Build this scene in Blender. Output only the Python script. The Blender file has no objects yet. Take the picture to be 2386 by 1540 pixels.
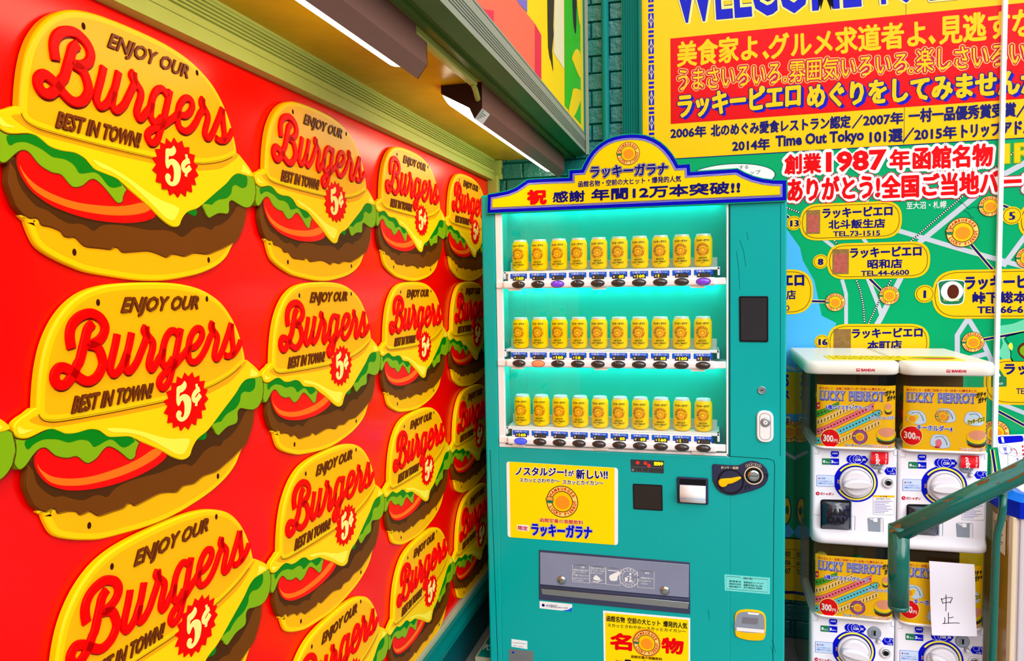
import bpy, bmesh, math, random
from mathutils import Vector, Matrix
from mathutils.geometry import tessellate_polygon
random.seed(7)
SC = bpy.context.scene
COL = SC.collection
# ------------------------------------------------------------------ camera
FPX, CX, CY = 1706.0, 1193.0, 770.0
EYE = Vector((0.0, 0.0, 1.6))
def _cam_axes():
    d = Vector((1648 - CX, 655.5 - CY, FPX)).normalized()      # direction of the wall run
    x = -Vector((-5200 - CX, 775 - CY, FPX)); x = (x - d * x.dot(d)).normalized()
    dn = d.cross(x).normalized()
    if dn.y < 0: dn = -dn
    return Matrix((x, d, -dn))
CM = _cam_axes()
cam_data = bpy.data.cameras.new('camera'); cam = bpy.data.objects.new('camera', cam_data); COL.objects.link(cam)
cam_data.sensor_fit = 'HORIZONTAL'; cam_data.sensor_width = 36.0; cam_data.lens = 36.0 * FPX / 2386.0
cam_data.clip_start = 0.02
_r, _u, _b = CM @ Vector((1, 0, 0)), CM @ Vector((0, -1, 0)), CM @ Vector((0, 0, -1))
cam.matrix_world = Matrix(((_r.x, _u.x, _b.x, EYE.x), (_r.y, _u.y, _b.y, EYE.y), (_r.z, _u.z, _b.z, EYE.z), (0, 0, 0, 1)))
SC.camera = cam
def ray(px, py): return CM @ Vector(((px - CX) / FPX, (py - CY) / FPX, 1.0))
def onY(px, py, Y): r = ray(px, py); return EYE + r * (Y / r.y)
def onX(px, py, X): r = ray(px, py); return EYE + r * (X / r.x)
# ------------------------------------------------------------------ light
SC.view_settings.view_transform = 'Standard'; SC.view_settings.look = 'None'
SC.view_settings.exposure = 0.7; SC.view_settings.gamma = 1.0
world = bpy.data.worlds.new('street_sky'); SC.world = world; world.use_nodes = True
_nt = world.node_tree; _bg = _nt.nodes['Background']
_tc = _nt.nodes.new('ShaderNodeTexCoord'); _sep = _nt.nodes.new('ShaderNodeSeparateXYZ'); _rp = _nt.nodes.new('ShaderNodeValToRGB')
_mr = _nt.nodes.new('ShaderNodeMapRange'); _mr.inputs[1].default_value = -1.0; _mr.inputs[2].default_value = 1.0
_nt.links.new(_tc.outputs['Generated'], _sep.inputs[0]); _nt.links.new(_sep.outputs['Z'], _mr.inputs[0])
_nt.links.new(_mr.outputs[0], _rp.inputs[0]); _nt.links.new(_rp.outputs[0], _bg.inputs[0])
_e = _rp.color_ramp.elements
_e[0].position = 0.0; _e[0].color = (0.30, 0.29, 0.28, 1); _e[1].position = 1.0; _e[1].color = (0.75, 0.88, 1.0, 1)
for _p, _c in ((0.49, (0.13, 0.125, 0.12, 1)), (0.57, (0.16, 0.155, 0.16, 1)), (0.66, (0.85, 0.88, 0.92, 1)), (0.78, (0.95, 0.98, 1.0, 1))):
    _n = _e.new(_p); _n.color = _c
_bg.inputs[1].default_value = 1.35
sun_d = bpy.data.lights.new('sun', 'SUN'); sun = bpy.data.objects.new('sun', sun_d); COL.objects.link(sun)
sun_d.energy = 0.95; sun_d.angle = math.radians(40); sun_d.color = (1.0, 0.97, 0.92)
sun.rotation_euler = Vector((-0.62, 0.75, -0.5)).to_track_quat('-Z', 'Y').to_euler()
# ------------------------------------------------------------------ materials
def lin(c): return tuple((v / 255 / 12.92) if v <= 10 else ((v / 255 + 0.055) / 1.055) ** 2.4 for v in c)
MATS = {}
def mat(name, rgb, rough=0.45, metal=0.0, coat=0.0, emit=0.0, noise=0.0, nscale=8.0, bump=0.0, bscale=60.0, spec=0.12, rough_var=0.0):
    m = bpy.data.materials.new(name); m.use_nodes = True
    nt = m.node_tree; p = nt.nodes['Principled BSDF']
    c = (*lin(rgb), 1)
    p.inputs['Base Color'].default_value = c; p.inputs['Roughness'].default_value = rough; p.inputs['Metallic'].default_value = metal
    p.inputs['Specular IOR Level'].default_value = spec
    if coat: p.inputs['Coat Weight'].default_value = coat; p.inputs['Coat Roughness'].default_value = 0.04
    if emit: p.inputs['Emission Color'].default_value = c; p.inputs['Emission Strength'].default_value = emit
    if noise or bump or rough_var:
        tc = nt.nodes.new('ShaderNodeTexCoord')
        if noise:
            n = nt.nodes.new('ShaderNodeTexNoise'); n.inputs['Scale'].default_value = nscale; n.inputs['Detail'].default_value = 5
            nt.links.new(tc.outputs['Object'], n.inputs['Vector'])
            mx = nt.nodes.new('ShaderNodeMix'); mx.data_type = 'RGBA'
            d = tuple(max(0, v * (1 - noise)) for v in c[:3]); b = tuple(min(1, v * (1 + noise)) for v in c[:3])
            mx.inputs[6].default_value = (*d, 1); mx.inputs[7].default_value = (*b, 1)
            nt.links.new(n.outputs['Fac'], mx.inputs[0]); nt.links.new(mx.outputs[2], p.inputs['Base Color'])
        if rough_var:
            n = nt.nodes.new('ShaderNodeTexNoise'); n.inputs['Scale'].default_value = 5; n.inputs['Detail'].default_value = 6
            nt.links.new(tc.outputs['Object'], n.inputs['Vector'])
            mr = nt.nodes.new('ShaderNodeMapRange'); mr.inputs[3].default_value = max(0.02, rough - rough_var); mr.inputs[4].default_value = rough + rough_var
            nt.links.new(n.outputs['Fac'], mr.inputs[0]); nt.links.new(mr.outputs[0], p.inputs['Roughness'])
        if bump:
            n = nt.nodes.new('ShaderNodeTexNoise'); n.inputs['Scale'].default_value = bscale; n.inputs['Detail'].default_value = 3
            nt.links.new(tc.outputs['Object'], n.inputs['Vector'])
            bp = nt.nodes.new('ShaderNodeBump'); bp.inputs['Strength'].default_value = bump; bp.inputs['Distance'].default_value = 0.01
            nt.links.new(n.outputs['Fac'], bp.inputs['Height']); nt.links.new(bp.outputs[0], p.inputs['Normal'])
    MATS[name] = m; return m
def glass_mat(name, tint=(255, 255, 255), rough=0.02, refl=1.0):
    m = bpy.data.materials.new(name); m.use_nodes = True; nt = m.node_tree; nt.nodes.clear()
    o = nt.nodes.new('ShaderNodeOutputMaterial'); mx = nt.nodes.new('ShaderNodeMixShader')
    t = nt.nodes.new('ShaderNodeBsdfTransparent'); g = nt.nodes.new('ShaderNodeBsdfGlossy'); lw = nt.nodes.new('ShaderNodeLayerWeight')
    lw.inputs[0].default_value = 0.5; t.inputs[0].default_value = (*lin(tint), 1); g.inputs['Roughness'].default_value = rough
    pw = nt.nodes.new('ShaderNodeMath'); pw.operation = 'POWER'; pw.inputs[1].default_value = 4.0
    ml = nt.nodes.new('ShaderNodeMath'); ml.operation = 'MULTIPLY_ADD'; ml.inputs[1].default_value = 0.6 * refl; ml.inputs[2].default_value = 0.035 * refl
    nt.links.new(lw.outputs['Facing'], pw.inputs[0]); nt.links.new(pw.outputs[0], ml.inputs[0]); nt.links.new(ml.outputs[0], mx.inputs[0])
    nt.links.new(t.outputs[0], mx.inputs[1]); nt.links.new(g.outputs[0], mx.inputs[2]); nt.links.new(mx.outputs[0], o.inputs[0])
    MATS[name] = m; return m
mat('red_panel', (250, 0, 0), 0.2, noise=0.02, spec=0.2, rough_var=0.05)
mat('bun_yellow', (255, 178, 0), 0.33, noise=0.03, nscale=14)
mat('bun_rim', (255, 202, 0), 0.33)
mat('cheese_yellow', (255, 206, 0), 0.33)
mat('cheese_light', (255, 232, 70), 0.35)
mat('cheese_orange', (250, 165, 0), 0.35)
mat('lettuce_light', (130, 172, 8), 0.35)
mat('lettuce_dark', (0, 125, 10), 0.35)
mat('tomato_red', (250, 0, 0), 0.33)
mat('tomato_orange', (255, 110, 15), 0.33)
mat('patty_mid', (112, 56, 2), 0.4, noise=0.05, nscale=20)
mat('patty_dark', (74, 36, 2), 0.4)
mat('script_red', (240, 0, 0), 0.4, spec=0.05)
mat('slogan_brown', (118, 50, 4), 0.4)
mat('cream', (255, 232, 130), 0.4)
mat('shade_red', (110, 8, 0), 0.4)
mat('hole_dark', (60, 10, 5), 0.8)
mat('trim_green', (172, 182, 92), 0.38, noise=0.06, nscale=20)  # teal trim with the lamps' warm light put into its colour
mat('soffit_gold', (186, 148, 14), 0.28, noise=0.35, nscale=5, bump=0.25, bscale=14)  # yellow reflected light is put into the soffit's base colour
mat('beam_green', (70, 100, 40), 0.35, noise=0.3, nscale=4)
mat('beam_grey', (150, 156, 140), 0.4, noise=0.08)
mat('teal_paint', (0, 118, 112), 0.35, noise=0.1, nscale=6)
mat('teal_dark', (0, 84, 90), 0.4, noise=0.15, nscale=4)
mat('skirting_pale', (165, 160, 130), 0.55, noise=0.1)
mat('brick_teal', (8, 112, 112), 0.22, bump=0.55, bscale=45, noise=0.08, spec=0.7)
mat('mortar', (4, 88, 92), 0.5)
mat('lamp_brown', (135, 96, 88), 0.45, noise=0.05, nscale=40)
mat('lamp_dark', (52, 26, 16), 0.5)
mat('sticker_white', (238, 238, 238), 0.4)
mat('ink_grey', (120, 120, 130), 0.5)
mat('ink_black', (18, 18, 24), 0.45)
mat('navy', (10, 8, 112), 0.4)
mat('blue', (0, 10, 200), 0.35)
mat('blue_bright', (25, 100, 220), 0.35)
mat('sign_yellow', (255, 200, 0), 0.3, coat=0.0)
mat('sign_red', (232, 0, 8), 0.3, spec=0.1)
mat('sign_green', (0, 165, 105), 0.2)
mat('sign_grey', (200, 204, 218), 0.3)
mat('sign_sky', (80, 185, 250), 0.2)
mat('sign_mint', (110, 212, 170), 0.25)
mat('line_brown', (90, 30, 5), 0.4)
mat('white', (244, 244, 246), 0.35)
mat('label_gold', (255, 200, 8), 0.25)
mat('emblem_cream', (255, 214, 110), 0.35)
mat('emblem_orange', (250, 150, 30), 0.35)
mat('emblem_red', (215, 35, 10), 0.35)
mat('photo_brown', (150, 110, 60), 0.4, noise=0.5, nscale=60)
mat('photo_rose', (190, 90, 80), 0.4, noise=0.5, nscale=70)
mat('photo_green', (30, 120, 80), 0.4)
mat('vend_teal', (0, 168, 166), 0.2, noise=0.06, nscale=3, spec=0.35, rough_var=0.06)
mat('vend_edge', (0, 150, 112), 0.3)
mat('vend_inside', (0, 192, 178), 0.45)
mat('vend_white', (240, 236, 238), 0.35)
mat('seam', (0, 70, 72), 0.6)
mat('topper_edge', (10, 160, 115), 0.4, noise=0.2, nscale=30)
mat('topper_blue', (0, 0, 190), 0.3)
mat('topper_yellow', (255, 214, 0), 0.25)
mat('topper_line', (235, 230, 250), 0.4)
mat('can_yellow', (255, 214, 0), 0.22)
mat('can_lid', (235, 240, 238), 0.25, metal=0.3)
mat('can_ink', (80, 40, 10), 0.4)
mat('can_orange', (245, 140, 20), 0.3)
mat('button_dark', (52, 36, 34), 0.1, spec=0.8)
mat('button_purple', (110, 50, 190), 0.1, emit=0.35, spec=0.8)
mat('button_blue', (60, 70, 250), 0.15, emit=0.7)
mat('button_orange', (235, 110, 70), 0.15, emit=0.6)
mat('label_blue', (20, 90, 215), 0.35)
mat('display_dark', (48, 42, 38), 0.3)
mat('led_yellow', (255, 225, 10), 0.4, emit=0.9)
mat('led_red', (255, 30, 20), 0.4, emit=1.0)
mat('led_dim', (100, 95, 88), 0.4)
mat('led_strip', (120, 255, 245), 0.5, emit=22.0)
mat('screen_dark', (36, 32, 36), 0.05, spec=0.8)
mat('slate', (50, 52, 78), 0.3, noise=0.1, nscale=30)
mat('black_plastic', (26, 24, 30), 0.3)
mat('lever_yellow', (255, 195, 10), 0.3)
mat('beige', (228, 205, 170), 0.4)
mat('chrome', (200, 205, 205), 0.15, metal=1.0)
mat('steel', (170, 176, 180), 0.3, metal=0.8)
mat('flap_grey', (132, 138, 164), 0.12, noise=0.12, nscale=6, spec=0.5)
mat('flap_dark', (62, 66, 92), 0.2)
mat('poster_yellow', (255, 222, 0), 0.35)
mat('sticker_teal', (120, 225, 220), 0.4)
mat('cap_white', (226, 222, 230), 0.25)
mat('cap_lid', (236, 230, 218), 0.3)
mat('cap_side', (70, 120, 105), 0.06, spec=0.9)  # pale side; teal reflection and dimness of the gap put into its colour
mat('cap_brown', (110, 82, 40), 0.5)
mat('cap_door', (20, 26, 52), 0.08, spec=0.8)
mat('cap_recess', (140, 150, 165), 0.4)
mat('card_gold', (255, 192, 0), 0.35)
mat('lilac', (120, 110, 200), 0.4)
mat('tape_pink', (245, 110, 130), 0.4)
mat('tape_cyan', (90, 205, 225), 0.4)
mat('tape_green', (60, 160, 40), 0.4)
mat('tape_cream', (250, 205, 120), 0.4)
mat('crimson', (200, 20, 60), 0.4)
mat('ring_yellow', (250, 235, 80), 0.4)
mat('pale_blue', (205, 222, 248), 0.4)
mat('pic_bun', (230, 165, 80), 0.4)
mat('pic_pink', (235, 150, 120), 0.4)
mat('flap_red', (215, 15, 30), 0.4)
mat('paper', (232, 228, 240), 0.6)
mat('rail_green', (0, 96, 84), 0.16, noise=0.1, nscale=20, bump=0.04, bscale=90, spec=0.6)
mat('rust', (110, 66, 30), 0.7, noise=0.3, nscale=50)
mat('mural_yellow', (255, 218, 0), 0.35)
mat('mural_pink', (255, 105, 85), 0.3)
mat('mural_rose', (238, 20, 80), 0.3)
mat('mural_green', (55, 190, 25), 0.35, noise=0.15, nscale=10)
mat('mural_cream', (240, 230, 190), 0.35)
mat('mural_black', (35, 35, 35), 0.4)
mat('cabinet_blue', (0, 30, 185), 0.2)
mat('cabinet_blue2', (10, 110, 225), 0.2)
mat('cabinet_tan', (165, 125, 35), 0.12, spec=0.7)
mat('cabinet_post', (205, 195, 200), 0.35)
mat('card_box', (120, 85, 50), 0.7)
mat('pavement', (140, 136, 128), 0.75, noise=0.2, nscale=12)
mat('tube_glow', (255, 240, 205), 0.5, emit=6.0)
mat('capsule_red', (235, 40, 50), 0.3); mat('capsule_green', (40, 120, 60), 0.3); mat('capsule_yellow', (230, 200, 60), 0.3)
glass_mat('window_glass', (252, 255, 255), 0.01, 0.7)
glass_mat('case_clear', (240, 242, 238), 0.03, 0.6)
glass_mat('acrylic', (255, 255, 255), 0.005, 0.25)
# ------------------------------------------------------------------ objects
WL = {}
def tag(o, label=None, cat=None, group=None, kind=None):
    if label: o['label'] = label
    if cat: o['category'] = cat
    if group: o['group'] = group
    if kind: o['kind'] = kind
    return o
def thing(name, loc, label, cat, group=None):
    o = bpy.data.objects.new(name, None); o.empty_display_size = 0.05; COL.objects.link(o)
    o.location = loc; WL[o] = Vector(loc)
    return tag(o, label, cat, group)
def copy_tree(o, parent=None):
    c = o.copy(); COL.objects.link(c); c.parent = parent
    for ch in list(o.children): copy_tree(ch, c)
    return c
# ------------------------------------------------------------------ 2-D helpers
def smooth(p, closed=True, n=4):
    r = []; L = len(p); rng = range(L if closed else L - 1)
    for i in rng:
        if closed: a, b, c, d = p[i - 1], p[i], p[(i + 1) % L], p[(i + 2) % L]
        else: a, b, c, d = p[max(i - 1, 0)], p[i], p[i + 1], p[min(i + 2, L - 1)]
        for k in range(n):
            t = k / n; t2 = t * t; t3 = t2 * t
            r.append(tuple(0.5 * (2 * b[j] + (c[j] - a[j]) * t + (2 * a[j] - 5 * b[j] + 4 * c[j] - d[j]) * t2 + (3 * b[j] - a[j] - 3 * c[j] + d[j]) * t3) for j in (0, 1)))
    if not closed: r.append(tuple(p[-1]))
    return r
def area(p): return 0.5 * sum(p[i - 1][0] * p[i][1] - p[i][0] * p[i - 1][1] for i in range(len(p)))
def inset(p, d):
    s = 1 if area(p) > 0 else -1; r = []; L = len(p)
    for i in range(L):
        a, b, c = Vector(p[i - 1]), Vector(p[i]), Vector(p[(i + 1) % L])
        e1, e2 = (b - a), (c - b)
        if e1.length < 1e-9 or e2.length < 1e-9: r.append(tuple(b)); continue
        e1.normalize(); e2.normalize()
        n1, n2 = Vector((-e1.y, e1.x)) * s, Vector((-e2.y, e2.x)) * s
        m = n1 + n2
        if m.length < 1e-3: r.append(tuple(b + n1 * d)); continue
        m.normalize(); k = d / max(0.45, m.dot(n1)); r.append(tuple(b + m * k))
    return r
def roundpoly(p, rad, n=5):
    r = []; L = len(p)
    for i in range(L):
        a, b, c = Vector(p[i - 1]), Vector(p[i]), Vector(p[(i + 1) % L])
        la, lc = (a - b).length, (c - b).length; q = min(rad, la * .49, lc * .49)
        s, e = b + (a - b).normalized() * q, b + (c - b).normalized() * q
        for k in range(n + 1):
            t = k / n; r.append(tuple(s * (1 - t) ** 2 + b * 2 * t * (1 - t) + e * t * t))
    return r
def rect(u0, v0, u1, v1): return [(u0, v0), (u1, v0), (u1, v1), (u0, v1)]
def ell(u, v, ru, rv=None, n=28, a0=0): rv = ru if rv is None else rv; return [(u + ru * math.cos(2 * math.pi * k / n + a0), v + rv * math.sin(2 * math.pi * k / n + a0)) for k in range(n)]
def ribbon(p, w, cap=True):
    L = len(p); lt, rt = [], []
    for i in range(L):
        a, b = Vector(p[max(i - 1, 0)]), Vector(p[min(i + 1, L - 1)]); d = (b - a)
        d = d.normalized() if d.length > 1e-9 else Vector((1, 0)); n = Vector((-d.y, d.x)) * (w / 2)
        lt.append(Vector(p[i]) + n); rt.append(Vector(p[i]) - n)
    return lt, rt
# ------------------------------------------------------------------ frames: (u, v, h) on a surface -> world
class FrY:                                   # upright plane facing the viewer's side (-y): u = x, v = z
    def __init__(s, Y): s.Y = Y
    def __call__(s, u, v, h): return (u, s.Y - h, v)
    def px(s, x, y): w = onY(x, y, s.Y); return (w.x, w.z)
class FrX:                                   # upright plane facing +x: u = y, v = z
    def __init__(s, X): s.X = X
    def __call__(s, u, v, h): return (s.X + h, u, v)
    def px(s, x, y): w = onX(x, y, s.X); return (w.y, w.z)
class FrZ:                                   # lying plane facing up: u = x, v = y
    def __init__(s, Z): s.Z = Z
    def __call__(s, u, v, h): return (u, v, s.Z + h)
class FrCyl:                                 # round side of a can: u along the arc
    def __init__(s, c, r): s.c = c; s.r = r
    def __call__(s, u, v, h): a = u / s.r; return (s.c[0] + (s.r + h) * math.sin(a), s.c[1] - (s.r + h) * math.cos(a), s.c[2] + v)
class FrBend(FrY):                           # upright plane whose two sides bend back round corners
    def __init__(s, Y, x0, x1, r): s.Y = Y; s.x0 = x0; s.x1 = x1; s.r = r
    def __call__(s, u, v, h):
        d = max(s.x0 + s.r - u, u - (s.x1 - s.r), 0); d = min(d, s.r * .98); return (u, s.Y + s.r - math.sqrt(s.r ** 2 - d * d) - h, v)
# ------------------------------------------------------------------ text
_tc_cache = {}
_tcur = bpy.data.curves.new('lettering', 'FONT'); _tob = bpy.data.objects.new('lettering', _tcur)
def glyphs(s, bold=0.0, res=2):
    k = (s, bold, res)
    if k not in _tc_cache:
        if _tob.name not in COL.objects: COL.objects.link(_tob)
        _tcur.body = s; _tcur.offset = bold; _tcur.resolution_u = res
        dg = bpy.context.evaluated_depsgraph_get(); dg.update(); ev = _tob.evaluated_get(dg); m = ev.to_mesh()
        vs = [(v.co.x, v.co.y) for v in m.vertices]; fs = [tuple(p.vertices) for p in m.polygons]
        ev.to_mesh_clear(); _tc_cache[k] = (vs, fs)
    return _tc_cache[k]
# ------------------------------------------------------------------ mesh builder
class MB:
    def __init__(s): s.v = []; s.f = []; s.m = []; s.mats = []; s.sm = []
    def mi(s, m):
        if m not in s.mats: s.mats.append(m)
        return s.mats.index(m)
    def add(s, vs, fs, m, smooth=False):
        b = len(s.v); k = s.mi(m); s.v.extend([tuple(v) for v in vs])
        for f in fs: s.f.append(tuple(i + b for i in f)); s.m.append(k); s.sm.append(smooth)
    def box(s, x0, x1, y0, y1, z0, z1, m, bev=0.0, seg=2):
        x0, x1 = min(x0, x1), max(x0, x1); y0, y1 = min(y0, y1), max(y0, y1); z0, z1 = min(z0, z1), max(z0, z1)
        bm = bmesh.new(); bmesh.ops.create_cube(bm, size=1)
        for v in bm.verts: v.co = Vector(((x0 + x1) / 2 + v.co.x * (x1 - x0), (y0 + y1) / 2 + v.co.y * (y1 - y0), (z0 + z1) / 2 + v.co.z * (z1 - z0)))
        if bev: bmesh.ops.bevel(bm, geom=bm.edges[:], offset=min(bev, .45 * min(x1 - x0, y1 - y0, z1 - z0)), segments=seg, affect='EDGES', profile=0.5)
        bm.verts.index_update(); s.add([v.co[:] for v in bm.verts], [[v.index for v in f.verts] for f in bm.faces], m); bm.free(); return s
    def cap(s, pts, fr, h, m):
        t = tessellate_polygon([[Vector((p[0], p[1], 0)) for p in pts]])
        if isinstance(fr, FrBend):                               # follow the curve: split long triangles
            todo = [tuple(pts[i] for i in f) for f in t]; out = []
            while todo:
                a, b, c = todo.pop(); e = sorted(((abs(a[0] - b[0]), a, b, c), (abs(b[0] - c[0]), b, c, a), (abs(c[0] - a[0]), c, a, b)), key=lambda q: -q[0])[0]
                if e[0] > .005: mid = tuple((x + y) / 2 for x, y in zip(e[1], e[2])); todo += [(e[1], mid, e[3]), (mid, e[2], e[3])]
                else: out.append((a, b, c))
            s.add([fr(p[0], p[1], h) for f in out for p in f], [(3 * i, 3 * i + 1, 3 * i + 2) for i in range(len(out))], m, True); return s
        s.add([fr(p[0], p[1], h) for p in pts], t, m); return s
    def prism(s, pts, fr, h0, h1, m, bev=0.0, side=None, back=False):
        L = len(pts); top = inset(pts, bev) if bev else pts; hs = h1 - bev if bev else h1
        s.add([fr(p[0], p[1], h0) for p in pts] + [fr(p[0], p[1], hs) for p in pts], [(i, (i + 1) % L, L + (i + 1) % L, L + i) for i in range(L)], side or m)
        if bev:
            s.add([fr(p[0], p[1], hs) for p in pts] + [fr(p[0], p[1], h1) for p in top], [(i, (i + 1) % L, L + (i + 1) % L, L + i) for i in range(L)], side or m, True)
        s.cap(top, fr, h1, m)
        if back: s.cap(pts, fr, h0, side or m)
        return s
    def stroke(s, pts, w, fr, h, m, closed=False):
        if closed: pts = list(pts) + [pts[0], pts[1]]
        lt, rt = ribbon(pts, w); L = len(pts)
        s.add([fr(p.x, p.y, h) for p in lt] + [fr(p.x, p.y, h) for p in rt], [(i, i + 1, L + i + 1, L + i) for i in range(L - 1)], m); return s
    def raised(s, pts, w, fr, h0, h1, m, ends=True):          # a ridge with rounded shoulders along a line
        L = len(pts); prof = [(-.5, 0), (-.5, .72), (-.42, 1), (.42, 1), (.5, .72), (.5, 0)]; vs = []
        for i in range(L):
            a, b = Vector(pts[max(i - 1, 0)]), Vector(pts[min(i + 1, L - 1)]); d = (b - a).normalized(); n = Vector((-d.y, d.x))
            for q, k in prof:
                p = Vector(pts[i]) + n * (q * w); vs.append(fr(p.x, p.y, h0 + (h1 - h0) * k))
        P = len(prof); fs = [(i * P + j, i * P + j + 1, (i + 1) * P + j + 1, (i + 1) * P + j) for i in range(L - 1) for j in range(P - 1)]
        fs += [tuple(range(P)), tuple((L - 1) * P + j for j in range(P))]
        s.add(vs, fs, m); return s
    def tube(s, path, r, m, n=14, caps=True):
        P = [Vector(p) for p in path]; L = len(P); vs = []; up = None
        for i in range(L):
            d = (P[min(i + 1, L - 1)] - P[max(i - 1, 0)]).normalized()
            if up is None: up = d.orthogonal().normalized()
            up = (up - d * up.dot(d)).normalized(); w = d.cross(up); rr = r[i] if isinstance(r, (list, tuple)) else r
            vs += [P[i] + (up * math.cos(2 * math.pi * k / n) + w * math.sin(2 * math.pi * k / n)) * rr for k in range(n)]
        s.add(vs, [(i * n + k, i * n + (k + 1) % n, (i + 1) * n + (k + 1) % n, (i + 1) * n + k) for i in range(L - 1) for k in range(n)], m, True)
        if caps: s.add(vs[:n], [tuple(range(n))], m); s.add(vs[-n:], [tuple(range(n))], m)
        return s
    def lathe(s, prof, org, ax, m, n=28, caps=(True, True), sharp=False):   # prof: (radius, distance along ax)
        ax = Vector(ax).normalized(); u = ax.orthogonal().normalized(); w = ax.cross(u); O = Vector(org); vs = []
        for r, t in prof: vs += [O + ax * t + (u * math.cos(2 * math.pi * k / n) + w * math.sin(2 * math.pi * k / n)) * r for k in range(n)]
        L = len(prof); s.add(vs, [(i * n + k, i * n + (k + 1) % n, (i + 1) * n + (k + 1) % n, (i + 1) * n + k) for i in range(L - 1) for k in range(n)], m, not sharp)
        if caps[0]: s.add(vs[:n], [tuple(range(n))], m)
        if caps[1]: s.add(vs[-n:], [tuple(range(n))], m)
        return s
    def loft(s, secs, m, caps=(True, True), sm=True):         # sections: lists of equal-length 3-D loops
        n = len(secs[0]); vs = [p for q in secs for p in q]
        s.add(vs, [(i * n + k, i * n + (k + 1) % n, (i + 1) * n + (k + 1) % n, (i + 1) * n + k) for i in range(len(secs) - 1) for k in range(n)], m, sm)
        if caps[0]: s.add(secs[0], [tuple(range(n))], m)
        if caps[1]: s.add(secs[-1], [tuple(range(n))], m)
        return s
    def text3(s, t, fr, BL, BR, TL, m, h, bold=0.0, res=2, shifts=None, shear=0.0):
        if bold > .012 and any(ord(c) > 0x2E00 for c in t):      # heavy kana and kanji: thickened by overlaid shifts
            vs, fs = glyphs(t, 0.0, res); ys = [v[1] for v in vs]; k = (Vector(TL) - Vector(BL)).length / max(.3, max(ys) - min(ys)); r = bold * k * .9
            n8 = 4 if shifts else 8; sh = [(r * math.cos(2 * math.pi * i / n8), r * math.sin(2 * math.pi * i / n8)) for i in range(n8)]
            return s.text3(t, fr, BL, BR, TL, m, h, 0.0, res, [(x + a, y + b) for x, y in (shifts or [(0, 0)]) for a, b in sh], shear)
        vs, fs = glyphs(t, bold, res)
        if not vs: return s
        x0, x1 = min(v[0] for v in vs), max(v[0] for v in vs); y0, y1 = min(v[1] for v in vs), max(v[1] for v in vs)
        BL, BR, TL = Vector(BL), Vector(BR), Vector(TL); U, V = BR - BL, TL - BL
        for si, (sx, sy) in enumerate(shifts or [(0, 0)]):
            o = []
            for x, y in vs:
                b = (y - y0) / max(1e-6, y1 - y0); a = (x - x0) / max(1e-6, x1 - x0); p = BL + U * a + V * b
                o.append(fr(p.x + sx + shear * V.length * b, p.y + sy, h + si * 1e-5))
            s.add(o, fs, m)
        return s
    def outline(s, t, fr, BL, BR, TL, m, h, r, bold=0.0, n=10, shear=0.0):
        if any(ord(c) > 0x2E00 for c in t):
            ys = [v[1] for v in glyphs(t, 0.0, 1)[0]]; r += bold * .9 * (Vector(TL) - Vector(BL)).length / max(.3, max(ys) - min(ys)); bold = 0.0
        return s.text3(t, fr, BL, BR, TL, m, h, bold, 1, [(r * math.cos(2 * math.pi * k / n), r * math.sin(2 * math.pi * k / n)) for k in range(n)], shear)
    def glyph_at(s, ch, fr, c, size, ang, m, h, bold=0.02, wx=1.0):
        vs, fs = glyphs(ch, bold, 2)
        if not vs: return s
        xm = (min(v[0] for v in vs) + max(v[0] for v in vs)) / 2; ca, sa = math.cos(ang) * size, math.sin(ang) * size
        s.add([fr(c[0] + (x - xm) * ca * wx - y * sa, c[1] + (x - xm) * sa * wx + y * ca, h) for x, y in vs], fs, m); return s
    def emblem(s, fr, c, r, h, simple=False, rim='line_brown', face='emblem_cream'):
        # ring badge with its round lettering; the middle is left a plain disc with a small burger at its edge
        u, v = c; d = 0.0003
        s.cap(ell(u, v, r, n=40), fr, h, rim); s.cap(ell(u, v, r * .95, n=40), fr, h + d, face)
        s.cap(ell(u, v, r * .67, n=36), fr, h + 2 * d, rim); s.cap(ell(u, v, r * .62, n=36), fr, h + 3 * d, 'sign_yellow')
        s.cap(ell(u + .02 * r, v - .05 * r, r * .45, r * .42, n=24), fr, h + 4 * d, 'emblem_orange')
        for word, a0, a1, up in (('HAMBURGER', 152, 28, True), ('LUCKY PIERROT', 208, 362, False)):
            for i, ch in enumerate(word):
                if ch == ' ': continue
                a = math.radians(a0 + (a1 - a0) * i / (len(word) - 1))
                if up: p = (u + r * .72 * math.cos(a), v + r * .72 * math.sin(a)); rot = a - math.pi / 2
                else: p = (u + r * .89 * math.cos(a), v + r * .89 * math.sin(a)); rot = a + math.pi / 2
                s.glyph_at(ch, fr, p, r * .26, rot, 'emblem_red', h + 2 * d, 0.05, .92)
        b = (u - .78 * r, v + .05 * r)
        s.cap(ell(b[0], b[1] + .07 * r, .25 * r, .17 * r, n=18), fr, h + 5 * d, 'line_brown'); s.cap(ell(b[0], b[1] + .08 * r, .21 * r, .13 * r, n=18), fr, h + 6 * d, 'pic_bun')
        s.cap(ell(b[0] + .02 * r, b[1] - .1 * r, .22 * r, .09 * r, n=18), fr, h + 6 * d, 'photo_green'); return s
    def build(s, name, parent=None, label=None, cat=None, group=None, kind=None, loc=None):
        if parent is not None: L = WL[parent]
        elif loc is not None: L = Vector(loc)
        else:
            xs, ys, zs = zip(*s.v); L = Vector(((min(xs) + max(xs)) / 2, (min(ys) + max(ys)) / 2, min(zs)))
        me = bpy.data.meshes.new(name); me.from_pydata([(x - L.x, y - L.y, z - L.z) for x, y, z in s.v], [], s.f)
        for m in s.mats: me.materials.append(MATS[m])
        me.polygons.foreach_set('material_index', s.m); me.polygons.foreach_set('use_smooth', s.sm); me.update()
        bm = bmesh.new(); bm.from_mesh(me); bmesh.ops.remove_doubles(bm, verts=bm.verts, dist=1e-6)
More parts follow.
